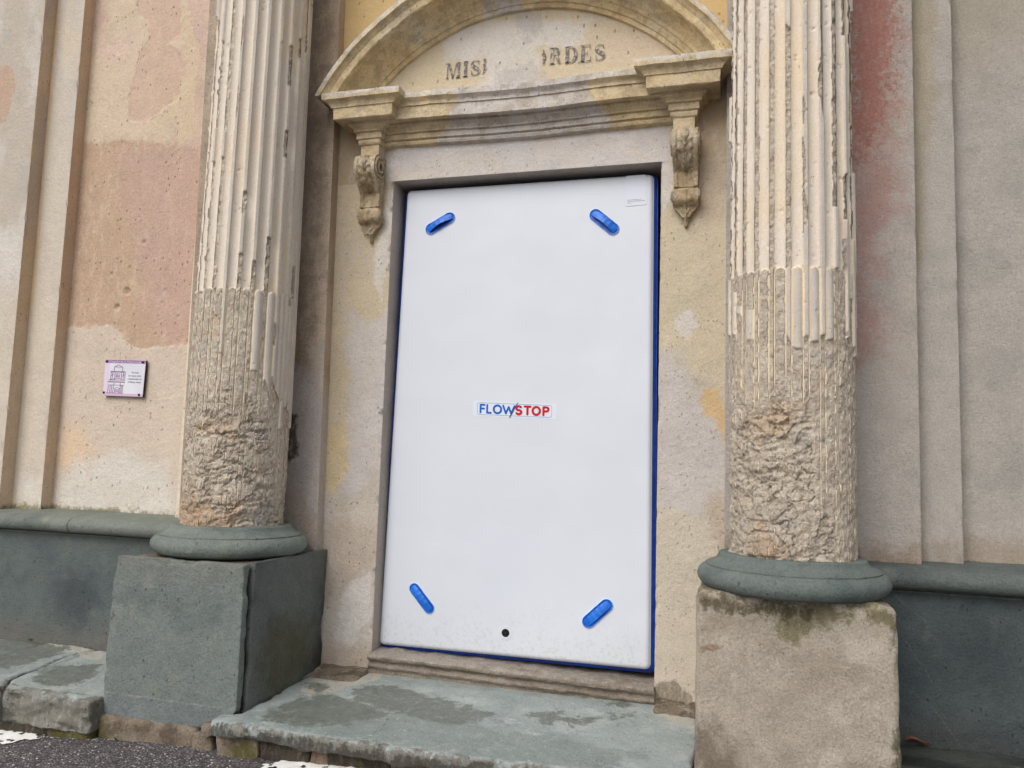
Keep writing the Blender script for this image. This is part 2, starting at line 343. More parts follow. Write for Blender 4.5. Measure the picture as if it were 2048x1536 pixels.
M_R3 = surface('stucco_grey_wall', col(200, 190, 178), alt=[(col(188, 180, 170), 5, .48, .66, None), (col(208, 194, 172), 2.6, .56, .7, None)],
  layers=[('top', col(190, 176, 152), .25, .2, 3, .7), ('yl', col(168, 155, 138), .03, .03, 9, .6), ('base', col(182, 160, 136), .03, .05, 12, .8), ('moss', col(92, 84, 56), .006, .014, 24, .8)], grain=.12, bumps=((60, .006, .68), (190, .0045, .8)))
wall('stucco_wall', (2.285, .09), (4.6, .09), .66, ZT, M_R3, {'top': lambda X, Z: Z-2.55, 'yl': lambda X, Z: .02-(X-2.285), 'base': lambda X, Z: .77-Z, 'moss': lambda X, Z: .685-Z}, step=.02, seed=25)
wall('stucco_return', (2.135, yr), (2.135, .02), .66, ZT, M_R2, {k: (lambda X, Z: X*0-1) for k in ('yel', 'yl', 'base', 'moss')}, step=.03)
wall('stucco_return', (2.285, .02), (2.285, .09), .66, ZT, M_R3, {k: (lambda X, Z: X*0-1) for k in ('top', 'yl', 'base', 'moss')}, step=.03)
# ------------------------------------------------------------------ doorway surround
door = empty('doorway_surround', (.6, 0, .09), 'stucco doorway surround with arched pediment, lettered tympanum and two scroll brackets', 'doorway')
M_OCH = surface('ochre_wall', col(206, 172, 112), alt=[(col(196, 164, 112), 5, .5, .7, None)], grain=.06, pits=30)
wall('wall_above_pediment', (-.32, 0), (1.47, 0), 2.6, ZT, M_OCH, {}, parent=door, step=.04, zfine=3.4, lean=(0, 0))
LILAC = col(198, 190, 184)
jl = {'yellow': P_(0, [(640, 330), (790, 330), (790, 540), (770, 700), (745, 780), (705, 900), (672, 1000), (650, 980), (640, 700)]),
      'yel2': P_(0, [(655, 850), (690, 850), (700, 930), (668, 985), (650, 985)]),
      'lil': P_(0, [(690, 620), (730, 650), (800, 600), (790, 900), (700, 1000), (640, 980), (700, 860), (690, 740)]),
      'brn': P_(0, [(640, 1050), (700, 1040), (760, 1080), (760, 1130), (690, 1180), (650, 1200)], [(640, 1290), (760, 1290), (760, 1350), (640, 1350)]),
      'wht': P_(0, [(685, 1180), (740, 1150), (745, 1230), (700, 1290), (670, 1270)], [(775, 380), (800, 380), (760, 620), (745, 520), (765, 450)]), 'ston': P_(0, [(-9, -9), (-9, -8), (-8, -8)])}
JM = [('yellow', col(196, 177, 144), .02, .05, 7, .95), ('lil', col(190, 182, 178), .02, .05, 8, .8), ('yel2', col(205, 180, 132), .004, .03, 26, .9), ('brn', col(176, 156, 136), .03, .05, 9, .7), ('wht', col(204, 198, 192), .01, .03, 12, .7), ('ston', col(138, 124, 104), .006, .02, 24, .95)]
M_JAMB = surface('stucco_jamb', col(190, 178, 164), alt=[(col(184, 168, 148), 5, .5, .68, None)], layers=JM, grain=.13, pits=46)
wall('jamb', (-.31, 0), (0, 0), .085, 2.25, M_JAMB, jl, parent=door, step=.008, chip=(0, .9), seed=31, amp=.004)
jr = {'yellow': P_(0, [(1316, 440), (1480, 200), (1480, 760), (1440, 790), (1400, 740), (1370, 690), (1316, 700)]),
      'lil': P_(0, [(1312, 700), (1370, 740), (1420, 800), (1480, 870), (1480, 1010), (1440, 1000), (1400, 1040), (1312, 1010)]),
      'yel2': P_(0, [(1405, 775), (1435, 770), (1462, 850), (1462, 900), (1430, 850), (1400, 810)]),
      'brn': P_(0, [(1412, 990), (1440, 980), (1470, 1010), (1465, 1120), (1430, 1110), (1420, 1060)], [(1340, 200), (1480, 120), (1480, 420), (1400, 440)]),
      'wht': P_(0, [(1345, 630), (1385, 625), (1400, 655), (1370, 675), (1345, 660)], [(1325, 430), (1345, 400), (1345, 330), (1325, 330)]),
      'ston': P_(0, [(1312, 1370), (1345, 1358), (1380, 1385), (1400, 1440), (1312, 1420)])}
JM2 = [list(l) for l in JM]; JM2[0][1] = col(197, 181, 150); JM2[2][1] = col(206, 168, 112)
M_JAMBR = surface('stucco_jamb_right', col(194, 181, 160), alt=[(col(184, 171, 152), 5, .5, .68, None)], layers=[tuple(l) for l in JM2], grain=.13, pits=60, pitc=(140, 124, 106))
wall('jamb', (1.2, 0), (1.47, 0), .085, 2.25, M_JAMBR, jr, parent=door, step=.008, chip=(.5, 0), seed=33, amp=.004)
wall('stucco_return', (1.46, 0), (1.46, -.055), .6, ZT, M_JAMBR, {k: (lambda X, Z: X*0-1) for k in jr}, parent=door, step=.03)
M_LIN = surface('stucco_lintel', col(198, 190, 184), alt=[(col(202, 188, 174), 3, .5, .66, None), (col(190, 184, 182), 8, .5, .7, None)], layers=[('och', col(176, 152, 116), .015, .04, 10, .9)], grain=.1, bumps=((50, .004, .6), (230, .0016, .8)), pits=60)
lf = {'och': P_(0, [(600, 200), (800, 200), (790, 300), (720, 330), (690, 500), (600, 500)], [(1330, 100), (1480, 100), (1480, 500), (1396, 500), (1396, 240), (1330, 240)])}
wall('lintel', (-.31, 0), (1.47, 0), 2.25, 2.6, M_LIN, lf, parent=door, step=.008, seed=35, amp=.003)
M_TYM = surface('stucco_tympanum', col(203, 184, 150), alt=[(col(196, 180, 152), 6, .5, .68, None)],
   layers=[('white', col(204, 195, 184), .02, .04, 9, .95), ('grey', col(172, 165, 162), .015, .05, 18, .6), ('pk', col(208, 184, 160), .04, .04, 8, .6)], grain=.08, pits=30)
tf = {'white': P_(0, [(885, 70), (930, 45), (1180, 40), (1170, 80), (1130, 95), (1075, 100), (1075, 200), (1000, 240), (900, 200), (968, 165), (965, 120), (890, 125)]),
      'grey': P_(0, [(1020, 20), (1060, 15), (1090, 45), (1085, 75), (1060, 88), (1035, 60)], [(1005, 135), (1060, 130), (1090, 160), (1000, 170)], [(970, -30), (1065, -30), (1050, 12), (985, 22)]), 'pk': P_(0, [(1180, 60), (1300, 60), (1340, 130), (1240, 120)])}
# tympanum: its own plane inside the arch, a few mm proud of the wall
def arc_face(name, R, y, mat, fields, parent):
    n = 190; m = 44; xs = np.linspace(-1, 1, n); V = []
    XX = .6+xs*math.sqrt(R*R-.52**2)*.9999; top = 2.08+np.sqrt(np.maximum(R*R-(XX-.6)**2, 0)); T = np.linspace(0, 1, m)
    X = np.repeat(XX[:, None], m, 1); Z = 2.60+(top[:, None]-2.60)*T[None, :]; Q = np.stack([X, X*0, Z], -1)
    Y = y-.003*(fbm(Q*4, 3, 3)-.5)
    return mkmesh(name, np.stack([X, Y, Z], -1), gridF(n, m), mat, parent, {k: f(X, Z) for k, f in fields.items()}, sharp=0)
tym = arc_face('tympanum', .905, -.004, M_TYM, tf, door)
# mouldings
def mould_mat(name, base, alt, layers): return surface(name, base, alt=alt, layers=layers, grain=.13, bumps=((40, .003, .6), (200, .0018, .8)), pits=50)
ML = [('top', col(206, 200, 188), .006, .016, 20, .95), ('lil', col(198, 190, 184), .012, .03, 12, .95), ('drt', col(150, 128, 96), .01, .06, 14, .4)]
M_MO = mould_mat('moulding_ochre', col(208, 186, 148), [(col(190, 165, 126), 7, .45, .65, None), (col(214, 188, 138), 4, .5, .68, None)], ML)
M_AR = mould_mat('moulding_arch', col(218, 193, 144), [(col(202, 172, 122), 6, .48, .66, None), (col(212, 198, 168), 4, .52, .7, None)], ML)
prof = [(2.606, .0, .02), (2.606, .187, .187), (2.598, .188, .188), (2.577, .187, .187), (2.573, .182, .180), (2.566, .166, .170), (2.555, .155, .164), (2.546, .151, .162),
        (2.545, .144, .157), (2.497, .142, .155), (2.493, .137, .150), (2.496, .100, .112), (2.490, .092, .108), (2.482, .090, .107), (2.474, .076, .096), (2.466, .070, .090), (2.458, .071, .091), (2.456, .060, .081),
        (2.428, .061, .082), (2.425, .052, .074), (2.414, .054, .076), (2.404, .050, .072), (2.400, .042, .065), (2.345, .043, .066)]
def wob(V, amp, sc_, seed, mask=None):
    P = V.reshape(-1, 3); o = np.stack([fbm(P*sc_, seed+i, 3)-.5 for i in (1, 5, 9)], -1)*2*amp
    return (P+o).reshape(V.shape)
def block(xc):
    rows = []
    pr = resample([p for p in prof], .007)
    for z, h, p in pr:
        rows.append([(xc-h, 0, z)]+[tuple(q) for q in resample([(xc-h, -p, z), (xc+h, -p, z)], 2*h/40 if h > 0 else .01)][:41]+[(xc+h, 0, z)])
    m = min(len(r) for r in rows)
    out = []
    for (z, h, p) in pr:
        xs = np.linspace(-h, h, 36); s = np.linspace(0, 1, 9)[:-1]
        r = [(xc-h, -p*t, z) for t in s]+[(xc+x, -p, z) for x in xs]+[(xc+h, -p*t, z) for t in s[::-1]]
        out.append(r)
    V = np.array(out); V = wob(V, .0022, 16, 61); V = wob(V, .0016, 70, 64)
    X, Z = V[..., 0], V[..., 2]
    o = mkmesh('cornice_block', V, gridF(V.shape[0], V.shape[1]), M_MO, door, {'top': Z-2.585-.006, 'lil': X*0-1, 'drt': X*0-.004}, sharp=38)
    return o
block(-.094); block(1.294)
# central cornice, set back, sagging a little
cp = [(2.600, .0), (2.600, .128), (2.575, .128), (2.570, .122), (2.560, .112), (2.548, .110), (2.546, .112), (2.545, .106), (2.492, .104), (2.490, .100), (2.494, .066), (2.484, .064), (2.474, .050), (2.462, .044),
      (2.456, .046), (2.454, .034), (2.430, .035), (2.427, .022), (2.418, .026), (2.408, .022), (2.403, .006), (2.400, -.002)]
pr = resample(cp, .006); xs = np.linspace(-.094, 1.294, 230)
V = np.array([[(x, -p, z) for x in xs] for z, p in pr]); X = V[..., 0]; V[..., 2] -= .010*np.exp(-((X-.62)/.28)**2)
V = wob(V, .003, 9, 71); V = wob(V, .0018, 60, 74)
Q = V; lilx = .235-np.abs(X-.60)+.30*(fbm(Q*2.2, 90, 3)-.5)
lilz = np.minimum(.30+.09*ss(2.52, 2.40, V[..., 2])-np.abs(X-.62)+.12*(fbm(Q*[3, 3, 10], 92, 3)-.5), .06)
mkmesh('cornice', V, gridF(*V.shape[:2]), M_MO, door, {'top': V[..., 2]-2.577, 'lil': lilz, 'drt': V[..., 2]*0-.004}, sharp=38)
# arch
ap = [(1.058, .0), (1.056, .187), (1.034, .187), (1.032, .181), (1.026, .172), (1.018, .166), (1.013, .160), (1.012, .164), (.988, .158), (.985, .154), (.987, .110), (.982, .090), (.972, .082), (.966, .074),
      (.960, .062), (.958, .058), (.944, .056), (.942, .046), (.930, .034), (.922, .030), (.921, .022), (.903, .020), (.902, .002)]
pr = resample(ap, .006); out = []
for R, p in pr:
    a0 = math.asin((2.60-2.08)/R); a = np.linspace(math.pi-a0, a0, 220); out.append(np.stack([.6+R*np.cos(a), a*0-p, 2.08+R*np.sin(a)], -1))
V = np.array(out); V = wob(V, .003, 10, 81); V = wob(V, .0015, 60, 84)
Rr = np.hypot(V[..., 0]-.6, V[..., 2]-2.08)
mkmesh('pediment_arch', V, gridF(*V.shape[:2]), M_AR, door, {'top': Rr-1.040, 'lil': np.minimum(.09-np.abs(V[..., 0]-.50), .99-Rr), 'drt': Rr*0-.004}, sharp=38)
# reveals, soffit and dark backing of the opening
M_REV = surface('stucco_reveal', col(176, 164, 152), alt=[(col(166, 156, 148), 6, .5, .7, None)], grain=.12, pits=60)
def boxo(name, lo, hi, mat, parent, **k): return rbox(name, lo, hi, mat, parent, **k)
wall('reveal', (0, 0), (0, .32), .17, 2.25, M_REV, {}, parent=door, step=.015, amp=.004)
wall('reveal', (1.2, .32), (1.2, 0), .17, 2.25, M_REV, {}, parent=door, step=.015, amp=.002)
x_ = np.linspace(0, 1.2, 60); y_ = np.linspace(0, .32, 16); X, Y = np.meshgrid(x_, y_, indexing='ij')
mkmesh('soffit', np.stack([X, Y, X*0+2.25+.002*(fbm(np.stack([X*8, Y*8, X*0], -1), 3)-.5)], -1), gridF(60, 16), M_REV, door, sharp=0)
DARKW = surface('old_door_wood', col(70, 52, 38), alt=[(col(52, 38, 28), 6, .4, .6, (1, 1, .1))], grain=.2)
wall('door_leaf', (0, .31), (.598, .31), .15, 2.27, DARKW, {}, parent=door, step=.1)
wall('door_leaf', (.602, .31), (1.2, .31), .15, 2.27, DARKW, {}, parent=door, step=.1)
# rough boxes: subdivided, rounded, worn
def rbox(name, lo, hi, mat, parent=None, res=.02, r=.01, amp=.003, chip=.0, seed=0, attrs=None, warp=None, fine=1.5, loc=None, back=True):
    lo = np.array(lo, float); hi = np.array(hi, float); n = np.maximum(2, np.round((hi-lo)/res).astype(int)); nx, ny, nz = n
    Fs = []; Ks = []
    def face(ax, side):
        a, b = [i for i in range(3) if i != ax]; A, B = np.meshgrid(np.arange(n[a]+1), np.arange(n[b]+1), indexing='ij')
        K = np.zeros(A.shape+(3,), int); K[..., a] = A; K[..., b] = B; K[..., ax] = n[ax]*side; f = gridF(*A.shape)
        flip = (ax == 1) ^ (side == 0)
        Ks.append(K.reshape(-1, 3)); Fs.append(f[:, ::-1] if flip else f)
    for ax in range(3):
        for side in (0, 1):
            if not back and ax == 1 and side == 1: continue
            face(ax, side)
    off = 0; FF = []
    for K, f in zip(Ks, Fs): FF.append(f+off); off += len(K)
    K = np.concatenate(Ks); F = np.concatenate(FF); key = K[:, 0]*10**8+K[:, 1]*10**4+K[:, 2]
    _, idx, inv = np.unique(key, return_index=True, return_inverse=True); K = K[idx]; F = inv.reshape(-1)[F]
    T = K/n; P = lo+(hi-lo)*T; rr = np.minimum(r, (hi-lo)*.49); q = np.clip(P, lo+rr, hi-rr); d = (P-q)/rr; L = np.linalg.norm(d, axis=1, keepdims=True); L[L == 0] = 1
    nn = d/L; P = q+nn*rr*1.0; ed = (np.abs(d) > 1e-6).sum(1)
    edist = np.sort(np.minimum(P-lo, hi-P), axis=1)[:, 1]
    h = amp*(fbm(P*7, seed+1, 3)-.5)*2+amp*.7*(fbm(P*45, seed+4, 3)-.5)
    if chip: h = h-chip*np.clip(fbm(P*14, seed+8, 4)-.5, 0, 1)*4*ss(.03, 0, edist)
    P = P+nn*h[:, None]
    if warp: P = warp(P)
    at = {k: f(P) for k, f in (attrs or {}).items()}
    return mkmesh(name, P, F, mat, parent, at, sharp=45)
# sill
SILLM = surface('sill_stone', col(150, 136, 120), alt=[(col(128, 114, 98), 9, .45, .65, (.5, 1, 3))], layers=[('tp', col(168, 158, 146), .01, .02, 20, .8)], grain=.22, bumps=((40, .007, .65), (160, .003, .8)))
sp = [(.34, .176), (.0, .174), (-.030, .171), (-.038, .164), (-.036, .152), (-.026, .145), (-.020, .140), (-.020, .134), (-.026, .130), (-.030, .122), (-.024, .112), (-.018, .108), (-.016, .080), (-.016, .03)]
pr = resample(sp, .005); pr = np.concatenate([pr[:1], pr[50:]]); xs = np.linspace(-.004, 1.204, 200)
V = np.array([[(x, y, z) for x in xs] for y, z in pr]); X = V[..., 0]
V[..., 2] -= .018*(X/1.2)*(V[..., 2] > 0)*ss(.03, .12, V[..., 2])*1.0
V = wob(V, .005, 11, 101); V = wob(V, .004, 45, 104)
mkmesh('sill', V, gridF(*V.shape[:2])[:, ::-1], SILLM, door, {'tp': V[..., 2]-.160}, sharp=50)
# scroll brackets
CONM = surface('bracket_stone', col(178, 154, 116), alt=[(col(150, 126, 92), 16, .45, .65, None), (col(196, 180, 150), 22, .52, .68, None)], layers=[('hi', col(206, 194, 170), .01, .03, 30, .6)], grain=.2, bumps=((90, .004, .65), (260, .002, .8)))
def console(xc, parent, seed):
    root = bpy.data.objects.new('scroll_bracket', None)
    zs = np.concatenate([np.linspace(2.352, 2.0, 120)])
    def proj(z):                                     # outline of the S scroll seen from the side
        p = .030+.012*ss(2.16, 2.24, z)
        c = .062*np.sqrt(np.clip(1-((z-2.288)/.066)**2, 0, 1))+.056
        c2 = .030*np.sqrt(np.clip(1-((z-2.082)/.036)**2, 0, 1))+.030
        p = np.maximum(p, np.where(np.abs(z-2.288) < .066, c, 0)); p = np.where(z > 2.288, np.maximum(p, np.minimum(c, .118)), p)
        sl = .118*ss(2.13, 2.285, z)+.02*(1-ss(2.13, 2.285, z)); p = np.where((z < 2.288) & (z > 2.12), np.maximum(sl, .046), p)
        p = np.where(z <= 2.12, np.maximum(c2, .018+.02*ss(2.02, 2.06, z)), p); return p
    hw = lambda z: .050-.003*ss(2.26, 2.14, z)+.004*ss(2.125, 2.10, z)-.036*ss(2.055, 1.995, z)
    xs = np.linspace(-1, 1, 41); V = []
    for z in zs:
        h = float(hw(z)); p = float(proj(z)); row = []
        row += [(xc-h, -t*p, z) for t in np.linspace(-.2, .98, 10)]
        for x in xs:
            d = p
            ax = abs(x)
            if z > 2.12: d += .006*ss(.62, .78, ax)-.004*ss(.5, .7, ax)*(1-ss(.7, .8, ax)) if 0 else (.007*(ss(.60, .72, ax))-.004)  # raised rims beside the leaf
            row.append((xc+x*h, -d, z))
        row += [(xc+h, -t*p, z) for t in np.linspace(.98, -.2, 10)]
        V.append(row)
    V = np.array(V); V = wob(V, .0025, 30, seed); V = wob(V, .0015, 110, seed+3)
    b = mkmesh('scroll_bracket', V, gridF(*V.shape[:2]), CONM, parent, {'hi': V[..., 2]*0-.002+(-V[..., 1]-.09)*.3}, sharp=50)
    # carved leaves
    def leaf(z0, z1, wmax, base, lift, lobes, xo=0, sd=0):
        n, m = 60, 31; T = np.linspace(0, 1, n)[:, None]; U = np.linspace(-1, 1, m)[None, :]
        wv = wmax*np.clip(np.sin(np.pi*np.clip(T*.93+.07, 0, 1))**.6, .12, 1)*(1-.22*np.abs(np.sin(T*lobes*np.pi))*ss(.1, .3, T))
        Z = z0+(z1-z0)*T+0*U; X = xc+xo+wv*U*(1+0*T)
        H = lift*(1-np.abs(U)**2.2)*(.7+.3*np.sin(np.pi*T))+.0035*np.cos(U*9+T*0)*(1-np.abs(U))+.003*np.sin(T*lobes*2*np.pi+np.abs(U)*3)-.003*np.exp(-(U/.08)**2)
        Y = -(np.array([base(z) for z in Z[:, 0]])[:, None]+H)
        Vv = np.stack([X, Y, Z], -1); Vv = wob(Vv, .0018, 60, seed+sd)
        back = Vv.copy(); back[..., 1] += .018
        A = np.concatenate([Vv, back[:, ::-1]], 1)
        return mkmesh('carved_leaf', A, gridF(n, A.shape[1], True), CONM, b, {'hi': A[..., 2]*0-.004+(-A[..., 1]-.11)*.4}, sharp=0)
    leaf(2.325, 2.185, .036, proj, .007, 4, 0, 1); leaf(2.342, 2.262, .017, proj, .017, 2, .002, 2); leaf(2.26, 2.195, .013, proj, .013, 2, -.004, 4)
    leaf(2.112, 2.012, .034, lambda z: max(.028, float(proj(z))-.004), .012, 2, 0, 3); leaf(2.060, 1.962, .018, lambda z: .018-.014*max(0, (2.02-z)/.06), .018, 2, 0, 5)
    # volute spirals on the two cheeks
    for s in (-1, 1):
        for (cy, cz, R0, x0, tr) in ((-.062, 2.288, .052, hw(2.288), .0055), (-.034, 2.084, .022, hw(2.09), .0038)):
            a = np.linspace(0, 2*np.pi*2.1, 90); R = R0*(1-a/a[-1]*.86); Cc = np.stack([xc+s*(x0+.001+.006*a/a[-1])+0*a, cy+R*np.cos(a+1.2)*1.0, cz+R*np.sin(a+1.2)], -1)
            ph = np.linspace(0, 2*np.pi, 8, endpoint=False); D = np.gradient(Cc, axis=0); D /= np.linalg.norm(D, axis=1, keepdims=True)
            e1 = np.array([1., 0, 0])[None].repeat(len(a), 0); e2 = np.cross(D, e1); Vt = Cc[:, None]+tr*(np.cos(ph)[None, :, None]*e1[:, None]+np.sin(ph)[None, :, None]*e2[:, None])
            mkmesh('volute', Vt, gridF(len(a), 8, True), CONM, b, {'hi': Vt[..., 2]*0-.004}, sharp=0)
    bpy.data.objects.remove(root); return b
console(-.0925, door, 200); console(1.302, door, 240)
# ------------------------------------------------------------------ painted inscription (worn didone capitals)
def letter_mat():
    s = N('worn_letter_paint'); f = s.step(s.noise(110, 5, .7), .40, .5, .0, 1.)
    f2 = s.step(s.noise(28, 4, .6, off=3), .36, .46, .35, 1.); c = s.mix(s.math('MULTIPLY', f, f2), col(190, 178, 156), col(104, 98, 98))
    s.bump([(s.noise(60, 3, .6), .002)]); return s.fin(c, .9)
LET = letter_mat()
def poly_obj(name, polys, f, mat, parent, attrs=None, thick=None):
    V = []; F = []
    me = bpy.data.meshes.new(name)
    for p in polys:
        k = len(V); V += [tuple(f(*q)) for q in p]; F.append(list(range(k, k+len(p))))
    me.from_pydata(V, [], F); me.materials.append(mat); me.update(); return mkobj(name, me, parent)
def quad(x0, y0, x1, y1): return [(x0, y0), (x1, y0), (x1, y1), (x0, y1)]
def vstroke(pts, ws):
    P = np.array(pts, float); D = np.gradient(P, axis=0); D /= np.linalg.norm(D, axis=1, keepdims=True)+1e-9; Nn = np.stack([-D[:, 1], D[:, 0]], -1); W = np.array(ws)[:, None]/2
    A = P+Nn*W; B = P-Nn*W; return [[tuple(B[i]), tuple(B[i+1]), tuple(A[i+1]), tuple(A[i])] for i in range(len(P)-1)]
def arcp(cx, cy, rx, ry, a0, a1, n=14): return [(cx+rx*math.cos(math.radians(a0+(a1-a0)*i/n)), cy+ry*math.sin(math.radians(a0+(a1-a0)*i/n))) for i in range(n+1)]
t_ = .055
def G(ch):
    if ch == 'I': return [quad(.08, 0, .30, 1), quad(0, 0, .38, t_), quad(0, 1-t_, .38, 1)]
    if ch == 'M': return [quad(.04, 0, .10, 1), quad(.78, 0, 1.0, 1), [(.04, 1), (.26, 1), (.54, .06), (.48, 0), (.44, 0)], [(.44, 0), (.50, 0), (.80, 1), (.74, 1)], quad(-.06, 0, .20, t_), quad(.70, 0, 1.08, t_), quad(-.06, 1-t_, .1, 1), quad(.9, 1-t_, 1.08, 1)]
    if ch == 'E': return [quad(.08, 0, .30, 1), quad(0, 0, .72, t_), quad(0, 1-t_, .70, 1), quad(.3, .47, .52, .52), [(.66, 0), (.76, 0), (.76, .30), (.72, .30)], [(.68, .72), (.72, .72), (.72, 1), (.62, 1)], [(.50, .34), (.53, .34), (.53, .66), (.50, .66)]]
    if ch == 'D':
        a = arcp(.36, .5, .42, .475, -90, 90, 16); w = [t_+.17*math.sin(math.pi*i/16)**1.5 for i in range(17)]
        return [quad(.08, 0, .30, 1), quad(0, 0, .40, t_), quad(0, 1-t_, .40, 1)]+vstroke(a, w)
    if ch == 'R':
        a = arcp(.36, .74, .26, .235, -90, 90, 12); w = [t_+.15*math.sin(math.pi*i/12)**1.5 for i in range(13)]
        return [quad(.08, 0, .30, 1), quad(0, 0, .38, t_), quad(0, 1-t_, .40, 1), quad(.3, .48, .40, .53)]+vstroke(a, w)+vstroke([(.40, .5), (.55, .42), (.62, .25), (.64, .1), (.74, .03), (.84, .08)], [.1, .18, .2, .18, .08, .03])
    if ch == 'S':
        p = arcp(.36, .745, .25, .225, 25, 200, 12)+[(.22, .60), (.36, .51), (.50, .42)]+arcp(.36, .26, .27, .235, 25, -160, 12)
        n = len(p); w = [t_+.19*max(0, math.sin(math.pi*(i-7)/(n-15))) if 7 <= i <= n-8 else t_ for i in range(n)]
        return vstroke(p, w)+[[(.58, .68), (.62, .68), (.62, 1.0), (.58, .96)], [(.08, .0), (.12, .02), (.12, .33), (.08, .33)]]
    if ch == 'i': return [[(.12, 1), (.3, 1), (.3, .80), (.24, .72), (.30, .55), (.22, .45), (.28, .25), (.16, .08), (.0, .02), (.10, .2), (.10, .85)]]
    if ch == 'o': return [[(.0, .95), (.12, .86), (.18, .7), (.26, .5), (.20, .3), (.12, .1), (.0, .0), (.04, .2), (.0, .4), (.08, .55), (.02, .7)]]
def word(chars, xs, z0, z1, hgt):
    for i, (ch, x) in enumerate(zip(chars, xs)):
        z = z0+(z1-z0)*i/max(1, len(xs)-1)
        poly_obj('letter', G(ch), lambda a, b: (x+a*hgt*.86, -.0085, z+b*hgt), LET, tym)
def wordb():
    def X(u, v): return UY(u, v, -.0085)
    # letter left edges measured on the wall
    word(['M', 'I', 'S', 'i'], [.238, .316, .352, .405], 2.704, 2.707, .073)
    word(['o', 'R', 'D', 'E', 'S'], [.683, .713, .780, .848, .912], 2.721, 2.712, .074)
wordb()
# ------------------------------------------------------------------ ledge (torus) and dado slabs
def slate(name, c0=(98, 105, 100), layers=(), wet=None, spec=.35, rough=.72, grain=.2, alt2=(84, 92, 94)):
    return surface(name, col(*c0), alt=[(col(*alt2), 3.5, .46, .66, None), (col(c0[0]+10, c0[1]+8, c0[2]+3), 11, .55, .72, None)], layers=layers, grain=grain, rough=rough, spec=spec,
                   bumps=((24, .005, .6), (120, .004, .8)), pits=42, pitc=(50, 54, 54), wet=wet)
M_LEDGE = slate('ledge_slate', (120, 127, 117), alt2=(102, 111, 104))
M_DADO = slate('dado_slate', (94, 104, 101), layers=[('low', col(106, 100, 92), .06, .06, 8, .7), ('lip', col(150, 148, 140), .003, .003, 20, .8), ('vein', col(140, 142, 138), .0012, .0022, 60, .7), ('darkp', col(62, 68, 72), .08, .06, 5, .7)], alt2=(82, 94, 94))
M_DADOR = slate('dado_slate_right', (76, 87, 87), layers=[('low', col(70, 70, 66), .06, .06, 8, .6), ('lip', col(138, 134, 126), .003, .003, 20, .8), ('vein', col(104, 108, 106), .0012, .0022, 60, .45), ('darkp', col(50, 58, 66), .08, .06, 5, .6)], alt2=(66, 78, 81))
lp = [(.10, .692), (-.055, .684), (-.120, .678), (-.136, .675), (-.150, .668), (-.162, .655), (-.167, .640), (-.163, .624), (-.152, .611), (-.138, .605), (-.120, .603), (-.06, .602)]
def ledge(x0, x1, seed, mat, jog=0):
    pr = resample(lp, .008); xs = np.linspace(x0, x1, max(8, int((x1-x0)/.014))); V = np.array([[(x, y, z) for x in xs] for y, z in pr])
    V[:, 0, 0] += .012*(fbm(V[:, 0]*30, seed, 3)-.5); V[:, -1, 0] += jog*(fbm(V[:, -1]*30, 7, 3)-.5)
    V = wob(V, .0025, 6, seed); V = wob(V, .0012, 60, seed+2)
    mkmesh('ledge', V, gridF(*V.shape[:2])[:, ::-1], mat, bay, sharp=60)
xj = UY(139, 1045, -.15)[0]
ledge(-4.2, xj-.002, 300, M_LEDGE, .012); ledge(xj+.002, -.62, 300, M_LEDGE, 0)
M_LEDGER = slate('ledge_slate_right', (98, 107, 103), alt2=(82, 92, 90))
ledge(1.86, 4.6, 310, M_LEDGER)
def dado(x0, x1, mat, veins, z0=.0):
    rbox('dado_slab', (x0, -.106, z0), (x1, .05, .596), mat, bay, res=.02 if x1-x0 < 1.8 else .03, r=.006, amp=.0025, seed=320, back=False,
         attrs={'low': lambda P: .17-P[:, 2], 'lip': lambda P: P[:, 2]-.5915, 'vein': lambda P: veins(P[:, 0], P[:, 2]), 'darkp': lambda P: (.12-np.hypot((P[:, 0]+1.5), P[:, 2]-.3))})
nov = lambda X, Z: X*0-1
dado(-4.2, -.75, M_DADO, nov)
def rv(X, Z):
    L = [py(q, -.106) for q in ([(1785, 1185), (1822, 1220), (1850, 1240), (1860, 1272)], [(1812, 1282), (1830, 1315), (1850, 1335), (1863, 1365)], [(1820, 1380), (1870, 1420), (1920, 1490)])]
    return .0035-np.min([sdl(X, Z, l) for l in L], axis=0)
rbox('dado_slab', (1.90, -.106, .0), (2.9, .05, .596), M_DADOR, bay, res=.0075, r=.006, amp=.0025, seed=330, back=False,
     attrs={'low': lambda P: .15-P[:, 2], 'lip': lambda P: P[:, 2]-.5915, 'vein': lambda P: rv(P[:, 0], P[:, 2]), 'darkp': lambda P: .1-np.hypot(P[:, 0]-2.3, P[:, 2]-.4)})
rbox('dado_slab', (2.903, -.106, .0), (4.6, .05, .596), M_DADOR, bay, res=.04, r=.006, amp=.0025, seed=334, back=False, attrs={k: (lambda P: P[:, 0]*0-1) for k in ('low', 'lip', 'vein', 'darkp')})
